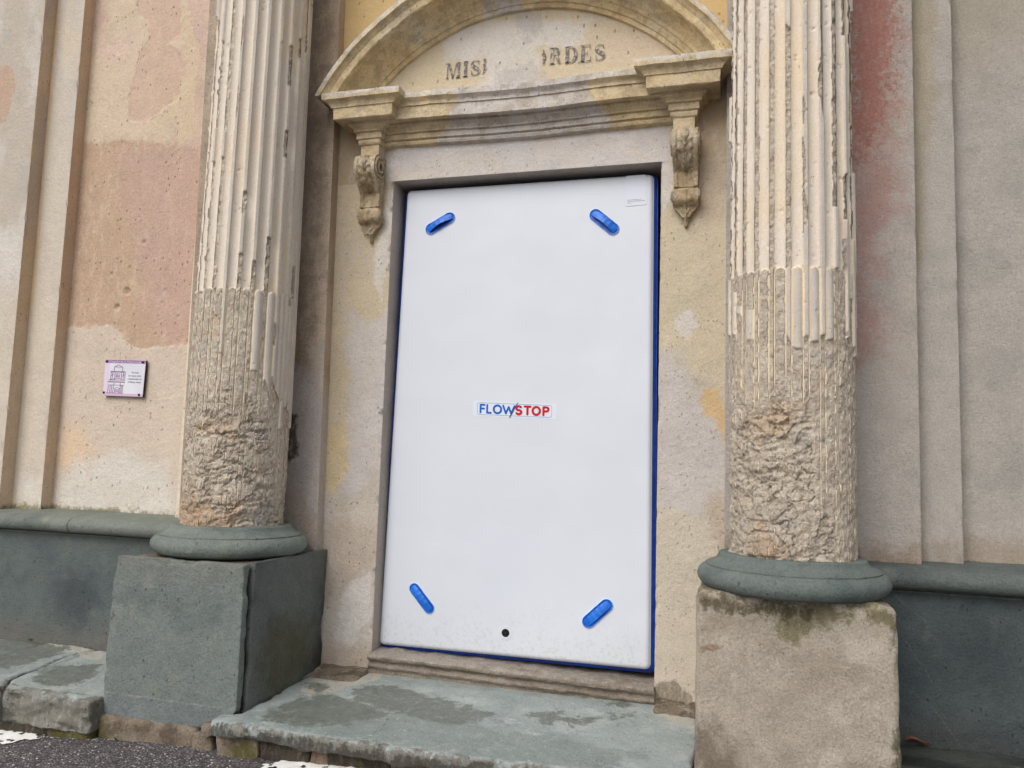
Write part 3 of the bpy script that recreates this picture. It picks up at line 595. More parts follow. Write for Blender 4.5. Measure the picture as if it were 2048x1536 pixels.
# ------------------------------------------------------------------ columns
def col_mat():
    s = N('column_limestone'); n1 = s.noise(9, 5, .6); n2 = s.noise(4, 4, .6, (1, 1, .4), off=4)
    cream = s.mix(s.step(n2, .46, .64), col(212, 198, 180), col(214, 194, 164)); cream = s.mix(s.step(n1, .55, .7, 0, .6), cream, col(204, 194, 180))
    grey = s.mix(s.step(n1, .4, .65), col(188, 178, 166), col(200, 188, 170))
    c = s.mix(s.attr('deep'), grey, cream)
    rough = s.mix(s.step(s.noise(14, 6, .7, off=6), .4, .62), col(194, 177, 156), col(213, 198, 176))
    rough = s.mix(s.step(s.noise(5.5, 4, .6, off=12), .56, .66, 0, .75), rough, col(204, 174, 140))
    rough = s.mix(s.step(s.noise(7, 4, .6, off=17), .57, .66, 0, .7), rough, col(182, 173, 160))
    rough = s.mix(s.step(s.noise(60, 5, .75, off=23), .53, .63, 0, .7), rough, col(140, 124, 104))
    c = s.mix(s.attr('line'), c, col(224, 204, 174)); c = s.mix(s.attr('rub'), c, rough)
    c = s.mix(s.attr('foot'), c, col(184, 142, 104))
    g = s.math('ADD', s.math('MULTIPLY', s.math('SUBTRACT', s.noise(170, 3, .7), .5), .5), 1.)
    cmb = s.n('ShaderNodeCombineColor'); [s.l(g, cmb.inputs[i]) for i in range(3)]; c = s.mix(1., c, cmb.outputs[0], 'MULTIPLY')
    pv = s.step(s.voro(48), .04, .12); keep = s.step(s.noise(9, 3, .6, off=8), .5, .58); pm = s.math('MULTIPLY', s.math('SUBTRACT', 1., pv), keep)
    c = s.mix(s.math('MULTIPLY', pm, .7), c, col(88, 74, 60))
    hb = s.math('MULTIPLY', s.noise(75, 5, .7), s.math('ADD', s.math('MULTIPLY', s.attr('rub'), 1.), .12))
    s.bump([(hb, .013), (s.noise(220, 3, .7), .002), (s.math('SUBTRACT', 1., pm), .003)]); return s.fin(c, .93, .2)
COLM = col_mat()
def shaft(xc, side, seed, parent):
    yc = -.2875; z0, z1 = .695, 3.7
    phi0 = math.atan2(CP[1]-yc, CP[0]-xc)                  # direction of the street, the worn side
    af = np.linspace(-1.95, 1.95, 470); ab = np.linspace(1.95, 2*np.pi-1.95, 40)[1:-1]; A = np.concatenate([af, ab])
    zz = np.concatenate([np.arange(z0, 3.15, .0042), np.arange(3.16, z1, .03)]); n = len(zz); m = len(A)
    AL, Z = np.meshgrid(A, zz); TH = phi0+AL
    sn = np.where(np.abs(AL) < math.pi/2, np.sin(AL), np.sign(np.sin(AL))*1.2)     # + runs to the right seen from the street
    R = .2154-.0135*ss(.9, 3.6, Z) if side < 0 else .2160-.006*ss(.9, 3.6, Z)
    ph = TH*24/(2*math.pi)+.3; k = np.floor(ph); u = ph-k; e = np.abs(u-.5)
    kf = np.floor(ph+.5)                                   # index of the fillet nearest
    zc = 1.668
    fl = np.where(e < .375, .0175*np.sqrt(np.clip(1-(e/.375)**2, 0, 1))**.8, 0)
    cab = np.where(e < .275, .0010+.006*(e/.275)**2, np.where(e < .39, .0112*np.sqrt(np.clip(1-((e-.332)/.060)**2, 0, 1))**.5, 0))
    intop = ((e/.30)**2+((np.maximum(Z, zc-.02)-(zc-.02))/.018)**2) < 1
    low = ss(zc+.006, zc-.004, Z)
    dep = np.where(Z < zc-.02, cab, np.where(intop, cab, np.where(Z < zc, np.where(e < .375, .0145, 0), fl)))
    Q = np.stack([R*np.cos(TH)+xc, R*np.sin(TH), Z], -1)
    # ---- how much has broken away
    f1 = fbm(np.stack([kf*3.7, Z*2.6+seed, kf*0+1.3], -1), seed, 3); f2 = fbm(np.stack([k*5.1, Z*2.8+seed, k*0+9.3], -1), seed+5, 3)
    isf = e > .375; f1 = (f1-.5)*1.9+.5; f2 = (f2-.5)*1.9+.5; key = np.where(isf, f1, f2)
    f1w = fbm(np.stack([kf*3.7, Z*30, kf*0+1.3], -1), seed+9, 3)
    if side < 0:
        up = .22+.70*ss(-.35, -.60, sn)*ss(3.0, 2.6, Z)+.15*ss(2.2, 1.8, Z)*ss(.7, .3, sn)
        mid = .40+.30*ss(.15, -.25, sn)-.34*ss(.45, .75, sn)+.9*ss(1.52, 1.20, Z+.10*ss(.2, .8, sn)*2)*1.
        zb = 1.23-.06*ss(-.2, .5, sn)-.34*ss(.55, .92, sn)
    else:
        up = .24+.66*ss(.0, -.2, sn)*ss(3.3, 3.0, Z)+.45*np.exp(-((sn-.02)/.22)**2)*ss(2.6, 2.4, Z)+.55*ss(.42, .60, sn)*ss(1.75, 1.9, Z)
        mid = .36+.36*ss(.10, -.20, sn)+.8*ss(1.56, 1.24, Z)+.15*ss(.6, .75, sn)
        zb = 1.235-.03*ss(-.3, .2, sn)-.36*ss(.26, .42, sn)-.16*ss(.5, .8, sn)
    sev = np.where(Z < zc, mid, np.where(isf, up, 0))
    br = ss(.0, .02, sev-key+.03*(f1w-.5))
    br = np.where(sev > 1.0, 1, br)
    n2_ = fbm(Q*[16, 16, 26], seed+22, 5)
    # flutes above are rarely hit: only slightly by big spalls
    zn = zb+.16*(fbm(np.stack([AL*3, AL*0, AL*0+seed], -1), seed+2, 3)-.5)+.16*(fbm(np.stack([k*4.3, k*0+2.1, k*0+seed], -1), seed+3, 1)-.5)
    deepz = ss(zn+.035, zn-.12, Z+.05*(n2_-.5)*2)
    n1 = fbm(Q*[70, 70, 55], seed+21, 4); n2 = fbm(Q*[16, 16, 26], seed+22, 5); n3 = fbm(Q*[7, 7, 13], seed+23, 4, True); n4 = fbm(Q*[11, 11, 30]+n2[..., None]*1.6, seed+24, 4, True)
    D1 = np.where(Z < zc, .0075+.005*(n2-.5)+.010*(n1-.5), .0115+.010*(n2-.5)+.013*(n1-.5))
    led = n4**2
    big = fbm(Q*[4.5, 4.5, 6.5], seed+51, 3); md = ss(.38, .62, fbm(Q*[5, 5, 7], seed+55, 2))
    w1 = fbm(Q*[6, 6, 11]+1.1*n2[..., None], seed+61, 3); crease = ss(.030, .0, np.abs(w1-.5))+.7*ss(.018, .0, np.abs(fbm(Q*[13, 13, 20]+1.3*n2[..., None], seed+65, 3)-.52))
    shelf = (big*7)%1.0                                     # flakes that break off in layers
    D2 = .0125+.020*(big-.5)+(.3+.7*md)*(.012*(n2-.5)+.020*(led-.35))+.013*(n1-.5)+.0085*crease+.007*(ss(.0, .85, shelf)-.5)
    D2 = np.maximum(D2, .0085+.004*(n1-.5))
    Dm = np.where(br > 0, D1*br-.02*(1-br), -.02)
    # rough edge of broken parts: spalls bite beyond the fillet
    Dm = np.where(Z >= zc, np.where(isf | (e > .30-.09*f1w), np.maximum(Dm, -1), -.02), Dm)
    fr1 = ss(.0, .02, up-f1+.03*(f1w-.5))*(Z >= zc)
    bite = ((.5-e) < (.135+.075*(fbm(np.stack([kf*9, Z*34, kf*0], -1), seed+31, 3)-.4)))
    Dm = np.where((Z >= zc) & (fr1 > .5) & bite, np.maximum(Dm, D1), Dm)
    D = np.maximum(Dm, np.where(deepz > 0, D2*deepz+(1-deepz)*np.where(Dm > 0, Dm, 0), -1))
    d = np.maximum(dep, D); rub = (D > dep).astype(float)
    nick = np.clip(fbm(np.stack([Q[..., 0]*40, Q[..., 1]*40, Z*50], -1), seed+40, 3)-.74, 0, 1)*.05
    d = d+nick*(rub < .5)+.0008*(n1-.5)
    r = R-d
    V = np.stack([xc+r*np.cos(TH), yc+r*np.sin(TH), Z], -1)
    crev = rub*ss(.010, .032, D-.012*(1-deepz))*np.where(deepz > .5, 1, .6)
    crev = np.maximum(crev, rub*ss(.40, .28, n1)*.35)
    deep = np.where(dep > .007, 1., 0.)
    foot = ss(.06, -.02, Z-.78-.10*(n2-.5)*2)*.55*ss(.35, -.1, sn if side < 0 else np.abs(sn+.35)-.1)
    return mkmesh('shaft', V, gridF(n, m, True), COLM, parent, {'rub': rub, 'deep': deep, 'foot': foot, 'line': ((dep > .006) & (Z < zc+.004) & (rub < .5)).astype(float)}, sharp=0)
RINGM = slate('ring_slate', (120, 130, 122), spec=.3, alt2=(102, 113, 108)); RINGM2 = slate('ring_slate_right', (108, 119, 114), spec=.3, alt2=(90, 102, 100))
def ring(xc, zt, parent, mat, seed, nick=None):
    pf = [(.0, .0), (.255, .0), (.280, .004), (.298, .013), (.309, .028), (.312, .043), (.308, .058), (.298, .070), (.289, .076), (.284, .077), (.2845, .082), (.278, .085), (.264, .090), (.253, .096), (.246, .103), (.242, .110), (.240, .117), (.235, .120), (.20, .120), (.0, .120)]
    pr = resample(pf, .007); a = np.linspace(0, 2*np.pi, 150, endpoint=False)
    V = np.array([[(xc+r*math.cos(t), -.2875+r*math.sin(t), zt+z) for t in a] for r, z in pr])
    V = wob(V, .002, 8, seed); V = wob(V, .0012, 70, seed+2)
    if nick is not None:
        dd = np.linalg.norm((V-np.array(nick))*[1, 1, 2.2], axis=-1); k = ss(.055, .01, dd)*.013*fbm(V*60, 5, 3)*1.6
        rr = V-np.array([xc, -.2875, 0]); rr[..., 2] = 0; V = V-rr/np.maximum(np.linalg.norm(rr, axis=-1, keepdims=True), 1e-6)*k[..., None]
    return mkmesh('base_ring', V, gridF(*V.shape[:2], True), mat, parent, sharp=42)
cl = empty('fluted_column', (-.529, -.2875, .59), 'fluted stone column left of the white barrier, worn to rough rock at its foot, grey-green square block under it', 'column', 'fluted columns flanking the doorway')
shaft(-.529, -1, 401, cl); q = UY(465, 1085, -.57); ring(-.529, .588, cl, RINGM, 410, nick=(q[0], q[1]-.01, q[2]))
cr_ = empty('fluted_column', (1.6865, -.2875, .62), 'fluted stone column right of the white barrier, ribs broken along its height, standing on the tan mossy block', 'column', 'fluted columns flanking the doorway')
shaft(1.6865, 1, 431, cr_); ring(1.6865, .594, cr_, RINGM2, 440)
# ------------------------------------------------------------------ pedestals
pl = empty('stone_pedestal', (-.53, -.3, 0), 'square grey-green slate pedestal with a dark vertical corner joint, under the left column', 'pedestal')
M_PF = slate('pedestal_slate', (118, 128, 122), layers=[('line', col(160, 156, 146), .0015, .002, 60, .75), ('lowp', col(118, 126, 128), .03, .04, 9, .6), ('warm', col(122, 122, 110), .06, .06, 7, .6)], alt2=(106, 117, 114), grain=.2)
ln = py([(203, 1383), (300, 1396), (420, 1413), (445, 1415)], -.595)
def pwarp(P):     # the old block leans and its lower right corner is gone
    P = P.copy(); t = (P[:, 2])/.59; P[:, 0] += np.where(P[:, 0] < -.7, -.018*(1-t), 0)
    k = ss(.07, -.02, P[:, 2])*ss(-.33, -.235, P[:, 0]); P[:, 0] -= .10*k
    return P
rbox('front_slab', (-.828, -.597, -.02), (-.246, -.560, .588), M_PF, pl, res=.0065, r=.005, amp=.003, chip=.012, seed=500, warp=pwarp,
     attrs={'line': lambda P: .0035-sdl(P[:, 0], P[:, 2], ln), 'lowp': lambda P: .07-P[:, 2], 'warm': lambda P: P[:, 2]-.52})
M_PS = slate('pedestal_slate_side', (104, 110, 106), layers=[('grn', col(84, 82, 52), .06, .07, 9, .8), ('drk', col(48, 48, 44), .05, .05, 7, .85)], alt2=(78, 84, 84))
rbox('side_slab', (-.262, -.548, .035), (-.233, -.004, .592), M_PS, pl, res=.009, r=.005, amp=.005, chip=.012, seed=510,
     attrs={'grn': lambda P: .15-np.hypot((P[:, 1]+.30)*.8, P[:, 2]-.20), 'drk': lambda P: np.maximum((P[:, 1]+.10)*.8-.6*(P[:, 2]-.15)*.5, -.3)})
M_RUB = surface('mortar_rubble', col(150, 134, 112), alt=[(col(120, 104, 84), 14, .45, .62, None), (col(176, 166, 150), 20, .55, .68, None)], grain=.3, bumps=((40, .012, .7), (150, .005, .8)))
rbox('pedestal_core', (-.818, -.558, -.02), (-.266, .0, .580), M_RUB, pl, res=.02, r=.01, amp=.006, chip=.01, seed=520)
M_PR = surface('pedestal_limestone', col(200, 185, 164), alt=[(col(188, 172, 150), 5, .45, .64, None), (col(212, 198, 178), 8, .5, .66, None), (col(180, 162, 138), 3, .6, .72, None)],
   layers=[('moss', col(124, 114, 62), .02, .06, 18, .75), ('moss2', col(78, 70, 42), .012, .04, 24, .7), ('dk', col(116, 100, 76), .05, .05, 9, .7), ('edge', col(92, 92, 46), .01, .02, 22, .8), ('chp', col(160, 118, 84), .004, .008, 24, .7)],
   grain=.2, bumps=((34, .010, .62), (95, .007, .7), (240, .0025, .8)))
pr_ = empty('stone_pedestal', (1.68, -.3, 0), 'rough tan limestone pedestal with green moss along its top, under the right column', 'pedestal')
A = dict(
 moss=lambda P: np.max([sdf(P[:, 0], P[:, 2], py(q, -.5)) for q in ([(1380, 1140), (1420, 1180), (1500, 1215), (1700, 1215), (1690, 1235), (1640, 1250), (1600, 1280), (1565, 1275), (1540, 1225), (1440, 1210), (1385, 1190)], [(1720, 1200), (1790, 1215), (1800, 1280), (1770, 1260), (1735, 1245)])], axis=0),
 moss2=lambda P: np.max([sdf(P[:, 0], P[:, 2], py(q, -.5)) for q in ([(1400, 1195), (1470, 1195), (1640, 1215), (1625, 1232), (1580, 1240), (1560, 1230), (1470, 1225), (1420, 1215)],)], axis=0),
 dk=lambda P: np.max([sdf(P[:, 0], P[:, 2], py(q, -.5)) for q in ([(1380, 1440), (1440, 1455), (1520, 1560), (1500, 1700), (1380, 1700)],)], axis=0),
 edge=lambda P: np.minimum(.018-np.abs(P[:, 0]-1.982), .24-P[:, 2]),
 chp=lambda P: np.max([sdf(P[:, 0], P[:, 2], py(q, -.5)) for q in ([(1398, 1290), (1450, 1288), (1448, 1296), (1400, 1302)],)], axis=0))
rbox('pedestal_block', (1.382, -.512, -.12), (1.984, .0, .603), M_PR, pr_, res=.0075, r=.022, amp=.006, chip=.012, seed=540, attrs=A,
     warp=lambda P: P+np.stack([0*P[:, 0], 0*P[:, 0], -.012*ss(1.9, 1.98, P[:, 0])*(P[:, 2] > .55)], -1))
# ------------------------------------------------------------------ steps
st = empty('stone_step', (.5, -.35, -.1), 'worn grey-green stone doorstep with damp patches and crumbling masonry below the barrier', 'step')
wetp = [pz(q, .075) for q in ([(705, 1378), (780, 1374), (850, 1392), (1000, 1430), (940, 1445), (860, 1440), (780, 1418), (700, 1398)], [(612, 1366), (650, 1370), (662, 1378), (640, 1382), (608, 1374)],
   [(560, 1405), (640, 1388), (720, 1400), (780, 1425), (700, 1440), (600, 1440), (520, 1425)], [(1060, 1430), (1120, 1425), (1135, 1440), (1095, 1446)], [(1200, 1410), (1255, 1408), (1262, 1418), (1215, 1420)],
   [(1150, 1395), (1190, 1396), (1180, 1404), (1150, 1403)], [(1215, 1430), (1262, 1432), (1266, 1446), (1225, 1440)], [(1120, 1440), (1200, 1436), (1190, 1450), (1140, 1450)])]
dmp = [pz(q, .075) for q in ([(480, 1420), (640, 1385), (900, 1440), (1100, 1470), (1300, 1500), (1200, 1530), (800, 1480), (600, 1455)],)]
pal = [pz(q, .08) for q in ([(600, 1372), (660, 1345), (780, 1342), (760, 1362), (700, 1372), (620, 1390)], [(1290, 1400), (1390, 1440), (1390, 1460), (1310, 1430)], [(900, 1352), (1100, 1375), (1300, 1395), (1290, 1402), (1000, 1378)])]
mx = lambda L: (lambda P: np.max([sdf(P[:, 0], P[:, 1], q) for q in L], axis=0))
crk = pz([(752, 1462), (745, 1470), (730, 1474), (715, 1474)], .06); crk2 = pz([(780, 1430), (760, 1455)], .07)
def step_mat(name):
    return surface(name, col(142, 152, 148), alt=[(col(128, 139, 138), 4, .46, .66, None), (col(156, 163, 158), 9, .5, .66, None)],
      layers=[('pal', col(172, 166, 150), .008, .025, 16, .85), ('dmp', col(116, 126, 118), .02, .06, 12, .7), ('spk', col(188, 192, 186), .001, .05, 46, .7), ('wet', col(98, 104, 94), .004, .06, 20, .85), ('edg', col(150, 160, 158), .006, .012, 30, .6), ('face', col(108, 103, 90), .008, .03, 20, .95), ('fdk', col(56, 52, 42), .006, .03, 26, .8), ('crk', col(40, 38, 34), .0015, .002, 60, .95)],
      grain=.14, rough=.62, spec=.4, bumps=((16, .006, .6), (110, .002, .75)), pits=44, wet={'wet': .28})
M_STEP = step_mat('step_slate')
def swarp(seed, front=-.70, zf=.052, zb=.090):
    def f(P):
        P = P.copy(); t = np.clip((P[:, 1]-0)/(front), 0, 1); top = P[:, 2] > .02
        P[:, 2] += -(zb-zf)*t
        fr = ss(front+.06, front, P[:, 1]); P[:, 1] += fr*.03*(fbm(np.stack([P[:, 0]*5, P[:, 0]*0, P[:, 2]*6], -1), seed, 4)-.5)*2
        P[:, 2] -= fr*.016*fbm(np.stack([P[:, 0]*11, P[:, 0]*0+3, P[:, 0]*0], -1), seed, 3)*(P[:, 2] < .03)*1.5
        return P
    return f
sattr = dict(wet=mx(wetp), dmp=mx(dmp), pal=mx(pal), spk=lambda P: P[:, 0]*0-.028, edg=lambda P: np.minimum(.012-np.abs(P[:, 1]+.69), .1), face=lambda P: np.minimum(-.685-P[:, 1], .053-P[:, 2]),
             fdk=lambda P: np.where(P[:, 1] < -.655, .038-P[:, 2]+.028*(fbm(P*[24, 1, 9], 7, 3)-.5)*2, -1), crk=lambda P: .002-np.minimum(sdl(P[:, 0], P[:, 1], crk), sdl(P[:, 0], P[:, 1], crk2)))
def swf(P):
    P = swarp(600)(P)
    # the slab runs on to a thin point in front of the pedestal's broken corner
    k = ss(-.10, -.228, P[:, 0]); P[:, 0] -= k*.085*ss(-.596, -.612, P[:, 1]); m = ss(-.18, -.32, P[:, 0]); P[:, 1] += np.where(P[:, 1] < -.62, m*.045, 0); P[:, 2] -= m*.012
    P[:, 2] = np.where(P[:, 2] < .04, P[:, 2]+0*m, P[:, 2]); return P
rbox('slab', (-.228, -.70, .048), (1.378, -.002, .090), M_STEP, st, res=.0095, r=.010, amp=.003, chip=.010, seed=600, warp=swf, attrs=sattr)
M_BASE = surface('base_masonry', col(146, 130, 110), alt=[(col(110, 96, 78), 9, .45, .62, None)], layers=[('ms', col(98, 92, 40), .03, .05, 12, .95), ('bk', col(44, 40, 32), .02, .04, 14, .85), ('br', col(124, 88, 66), .02, .03, 10, .7)], grain=.25, bumps=((30, .01, .65), (120, .004, .8)))
def battr(P):
    return P
def bstone(x0, x1, z0, z1, seed, ms=-1, bk=-1, br=-1, y0=-.655, parent=None, name='base_stone', amp=.006):
    cx = (x0+x1)/2; cz = (z0+z1)/2
    rbox(name, (x0, y0, z0), (x1, -.50, z1), M_BASE, parent or st, res=.010, r=.008, amp=amp, chip=.012, seed=seed,
         attrs={'ms': lambda P: ms-np.hypot(P[:, 0]-cx-.02, P[:, 2]-cz+.02)*.8 if ms > 0 else P[:, 0]*0-1, 'bk': lambda P: bk+0*P[:, 0], 'br': lambda P: br+0*P[:, 0]})
bstone(-.345, -.275, -.018, .024, 700, y0=-.66); bstone(-.40, -.315, -.12, -.022, 701, y0=-.63); bstone(-.31, -.28, -.12, -.03, 702, bk=.02, y0=-.62)
bstone(-.276, -.10, -.12, .030, 703, ms=.05, y0=-.668); bstone(-.099, .10, -.12, .030, 704, bk=.03, y0=-.664); bstone(.101, .17, -.12, .028, 705, br=.02, y0=-.660)
bstone(.171, .40, -.12, .026, 706, bk=.03, ms=.03, y0=-.664); bstone(.401, .55, -.12, .026, 707, br=.015, y0=-.662); bstone(.551, .85, -.12, .026, 708, bk=.03, ms=.05, y0=-.664)
bstone(.851, 1.376, -.12, .026, 710, bk=.03, y0=-.662)
# left of the left pedestal: cracked step slabs
sl_ = empty('cracked_step', (-1.5, -.35, -.1), 'grey-green step cracked across with a broken front edge, left of the slate pedestal', 'step')
ck = pz([(-60, 1400), (5, 1371), (22, 1352), (45, 1345), (80, 1335), (120, 1320), (160, 1311), (205, 1302)], .07)
wetl = [pz(q, .075) for q in ([(60, 1345), (110, 1328), (205, 1326), (190, 1345), (150, 1360), (80, 1362)], [(-300, 1290), (40, 1280), (140, 1300), (100, 1315), (40, 1330), (-300, 1360)])]
pall = [pz(q, .08) for q in ([(45, 1280), (110, 1288), (205, 1300), (205, 1318), (130, 1305), (60, 1292)],)]
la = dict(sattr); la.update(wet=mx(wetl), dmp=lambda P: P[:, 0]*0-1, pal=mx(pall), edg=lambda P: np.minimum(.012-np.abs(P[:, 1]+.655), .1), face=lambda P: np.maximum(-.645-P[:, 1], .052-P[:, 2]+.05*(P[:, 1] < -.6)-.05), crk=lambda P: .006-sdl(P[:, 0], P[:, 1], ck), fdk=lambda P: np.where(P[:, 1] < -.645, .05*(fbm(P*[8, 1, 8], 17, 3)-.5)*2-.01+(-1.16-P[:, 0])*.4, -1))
def lwarp(P):
    P = P.copy(); P[:, 1] += np.where(P[:, 1] < -.64, .022*(fbm(P*[16, 16, 34], 655, 4)-.5)*2, 0); t = np.clip(P[:, 1]/-.66, 0, 1); P[:, 2] -= .035*t
    fr = ss(-.58, -.655, P[:, 1]); P[:, 1] += fr*.022*(fbm(np.stack([P[:, 0]*7, P[:, 0]*0, P[:, 2]*10], -1), 650, 4)-.5)*2
    d = sdl(P[:, 0], P[:, 1], ck); P[:, 2] -= np.where(P[:, 2] > .02, .014*ss(.011, .002, d), 0); 
    P[:, 2] += np.where(sdl(P[:, 0], P[:, 1], ck) < 9, .006*(P[:, 1] > np.interp(P[:, 0], [c[0] for c in ck], [c[1] for c in ck]))*(P[:, 2] > .0), 0)
    return P
M_STEPL = step_mat('step_slate_left')
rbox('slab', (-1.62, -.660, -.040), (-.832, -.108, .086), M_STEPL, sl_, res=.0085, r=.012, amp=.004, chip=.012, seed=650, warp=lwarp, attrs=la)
lb = dict(la); lb['crk'] = lambda P: P[:, 0]*0-1
rbox('slab', (-4.2, -.655, -.050), (-1.628, -.108, .086), M_STEPL, sl_, res=.03, r=.012, amp=.004, chip=.012, seed=652, attrs=lb, warp=lambda P: P-np.stack([0*P[:, 0], 0*P[:, 0], .035*np.clip(P[:, 1]/-.66, 0, 1)], -1))
def course(x0, x1, seed, ms, bk, z1=-.032, y0=-.632):
    rbox('base_stone', (x0, y0, -.20), (x1, -.45, z1), M_BASE, sl_, res=.012 if x1-x0 < 1 else .03, r=.02, amp=.006, chip=.012, seed=seed,
         attrs={'ms': lambda P: ms(P), 'bk': lambda P: bk(P), 'br': lambda P: P[:, 0]*0-1})
course(-1.60, -.845, 720, lambda P: .13-np.hypot(P[:, 0]+.93, (P[:, 2]+.07)*1.0), lambda P: (-1.05-P[:, 0])*.5, z1=-.045, y0=-.645)
course(-.842, -.40, 722, lambda P: .06-np.hypot(P[:, 0]+.86, (P[:, 2]+.07)), lambda P: P[:, 0]*0-1, z1=-.012, y0=-.615)
course(-4.2, -1.604, 724, lambda P: P[:, 0]*0-.02, lambda P: P[:, 0]*0+.0, z1=-.045, y0=-.645)
# right of the right pedestal
s3 = empty('side_step', (2.6, -.35, -.1), 'dark damp stone step below the dark slate dado, right of the tan pedestal', 'step')
lc = {k: (lambda P: P[:, 0]*0-1) for k in ('wet', 'pal', 'edg', 'face', 'fdk', 'crk', 'spk')}; lc['dmp'] = lambda P: P[:, 0]*0+1
M_STEPR = surface('step_dark_wet', col(70, 74, 68), alt=[(col(50, 54, 50), 6, .45, .6, (.4, 1, 1)), (col(104, 106, 98), 9, .56, .7, (.3, 1, 1))], grain=.2, rough=.5, bumps=((20, .01, .6), (110, .003, .75)))
rbox('slab', (1.986, -.68, .0), (3.6, -.110, .088), M_STEPR, s3, res=.02, r=.012, amp=.006, chip=.012, seed=670, warp=lambda P: P-np.stack([0*P[:, 0], 0*P[:, 0], .02*np.clip(P[:, 1]/-.66, 0, 1)], -1))
# mortar fillets in the angles
bm_ = rbox('mortar_fillet', (-.232, -.16, .08), (.0, .012, .105), M_RUB, st, res=.008, r=.012, amp=.009, chip=.01, seed=760, warp=lambda P: P-np.stack([0*P[:, 0], 0*P[:, 0], .02*np.clip(P[:, 1]/-.16, 0, 1)+.03*np.clip(P[:, 0]+.10, 0, 1)], -1))
rbox('mortar_fillet', (1.205, -.13, .075), (1.38, .012, .115), M_RUB, st, res=.008, r=.014, amp=.010, chip=.01, seed=764, warp=lambda P: P-np.stack([0*P[:, 0], 0*P[:, 0], .04*np.clip(P[:, 1]/-.13, 0, 1)], -1))
# ------------------------------------------------------------------ the flood barrier
bar = empty('flood_barrier', (.6, .08, .18), 'white inflated flood barrier panel with blue edge and four blue handles, filling the doorway', 'flood barrier')
def white_mat():
    s = N('barrier_white'); c = s.mix(s.step(s.noise(2.5, 4, .6), .35, .7), col(202, 207, 218, .93), col(205, 210, 219, .93))
    c = s.mix(s.step(s.noise(30, 5, .75, (1, 1, .2), off=4), .72, .78, 0, .25), c, col(170, 170, 172))
    c = s.mix(s.step(s.noise(9, 6, .7, off=14), .66, .72, 0, .12), c, col(176, 172, 165))
    sx = s.n('ShaderNodeSeparateXYZ'); s.l(s.pos, sx.inputs[0])
    low = s.step(s.math('ADD', sx.outputs[2], s.math('MULTIPLY', s.noise(8, 5, .7, off=21), .35)), .62, .34)
    c = s.mix(s.math('MULTIPLY', low, s.step(s.noise(70, 6, .75, off=31), .5, .62, .05, .32)), c, col(150, 140, 124))
    c = s.mix(s.step(s.noise(5, 5, .8, (7, 1, .5), off=41), .69, .74, 0, .22), c, col(150, 150, 152))
    s.bump([(s.noise(2.2, 2, .5), .012), (s.noise(400, 2, .5), .0002)]); return s.fin(c, .5, .45)
WHT = white_mat()
def blue_mat(n, c):
    s = N(n); cc = s.mix(s.step(s.noise(30, 4, .6), .35, .7), col(*c), col(min(255, c[0]+14), c[1]+18, min(255, c[2]+22)))
    s.bump([(s.noise(45, 3, .6), .003)]); return s.fin(cc, .42, .5)
BLU = blue_mat('barrier_blue', (2, 92, 190)); BLUD = blue_mat('barrier_seal_blue', (3, 52, 146))
Y0 = .062
cn = [UY(813, 380, Y0), UY(1307, 346, Y0), UY(1300, 1342, Y0), UY(756, 1290, Y0)]
cn = np.array([c[[0, 2]] for c in cn])      # corners tl, tr, br, bl of the face
def pillow(name, cn, y0, thick, r, mat, n=110, m=190, crown=.001, bow=0.):
    U, Vv = np.meshgrid(np.linspace(0, 1, n), np.linspace(0, 1, m), indexing='ij')
    us = U; vs = Vv
    tl, tr, br, bl = cn
    W = np.linalg.norm(tr-tl); H = np.linalg.norm(tl-bl)
    def remap(t, L, r):      # samples packed towards the rounded rim
        e = .5-.5*np.cos(np.pi*t); return .35*t+.65*e
    us = remap(U, W, r); vs = remap(Vv, H, r)
    P = (bl[None, None]*((1-us)*(1-vs))[..., None]+br*(us*(1-vs))[..., None]+tl*((1-us)*vs)[..., None]+tr*(us*vs)[..., None])
    du = np.minimum(us, 1-us)*W; dv = np.minimum(vs, 1-vs)*H
    # rounded corners in plan and rounded rim in depth
    q = np.minimum(du, dv); cxr = .022
    sx = np.where(us < .5, 1, -1); sy = np.where(vs < .5, 1, -1)
    ox = np.clip(cxr-du, 0, cxr); oy = np.clip(cxr-dv, 0, cxr); L = np.hypot(ox, oy); k = np.where(np.minimum(ox, oy) > 0, np.maximum(ox, oy)/np.maximum(L, 1e-9), 1)
    P[..., 0] += sx*(ox-ox*k); P[..., 1] += sy*(oy-oy*k)
    q2 = np.where(np.minimum(ox, oy) > 0, cxr-L*k, q); q2 = np.maximum(q2, 0)
    y = y0+r-np.sqrt(np.clip(r*r-np.clip(r-q2, 0, r)**2, 0, None))-crown*np.sin(np.pi*us)*np.sin(np.pi*vs)
    F3 = np.stack([P[..., 0], y, P[..., 1]], -1)
    if bow: F3[..., 0] += bow*np.sin(np.pi*vs)*(us-.5)*2
    ringi = np.concatenate([F3[:, 0], F3[-1, 1:], F3[-2::-1, -1], F3[0, -2:0:-1]])
    F = gridF(n, m); idx = np.arange(n*m).reshape(n, m); ri = np.concatenate([idx[:, 0], idx[-1, 1:], idx[-2::-1, -1], idx[0, -2:0:-1]])
    b = ringi.copy(); b[:, 1] = y0+r+thick; k0 = n*m; jj = np.arange(len(ri)); F2 = np.stack([ri, k0+jj, k0+(jj+1) % len(ri), ri[(jj+1) % len(ri)]], -1)
    V = np.concatenate([F3.reshape(-1, 3), b]); return mkmesh(name, V, np.concatenate([F, F2]), mat, bar, sharp=0)
pan = pillow('panel', cn, Y0, .02, .020, WHT)
c2 = cn+np.array([(-.020, .004), (.0145, .004), (.016, -.018), (-.018, -.018)])
pillow('seal', c2, Y0+.026, .10, .02, BLUD, n=80, m=120, crown=0)
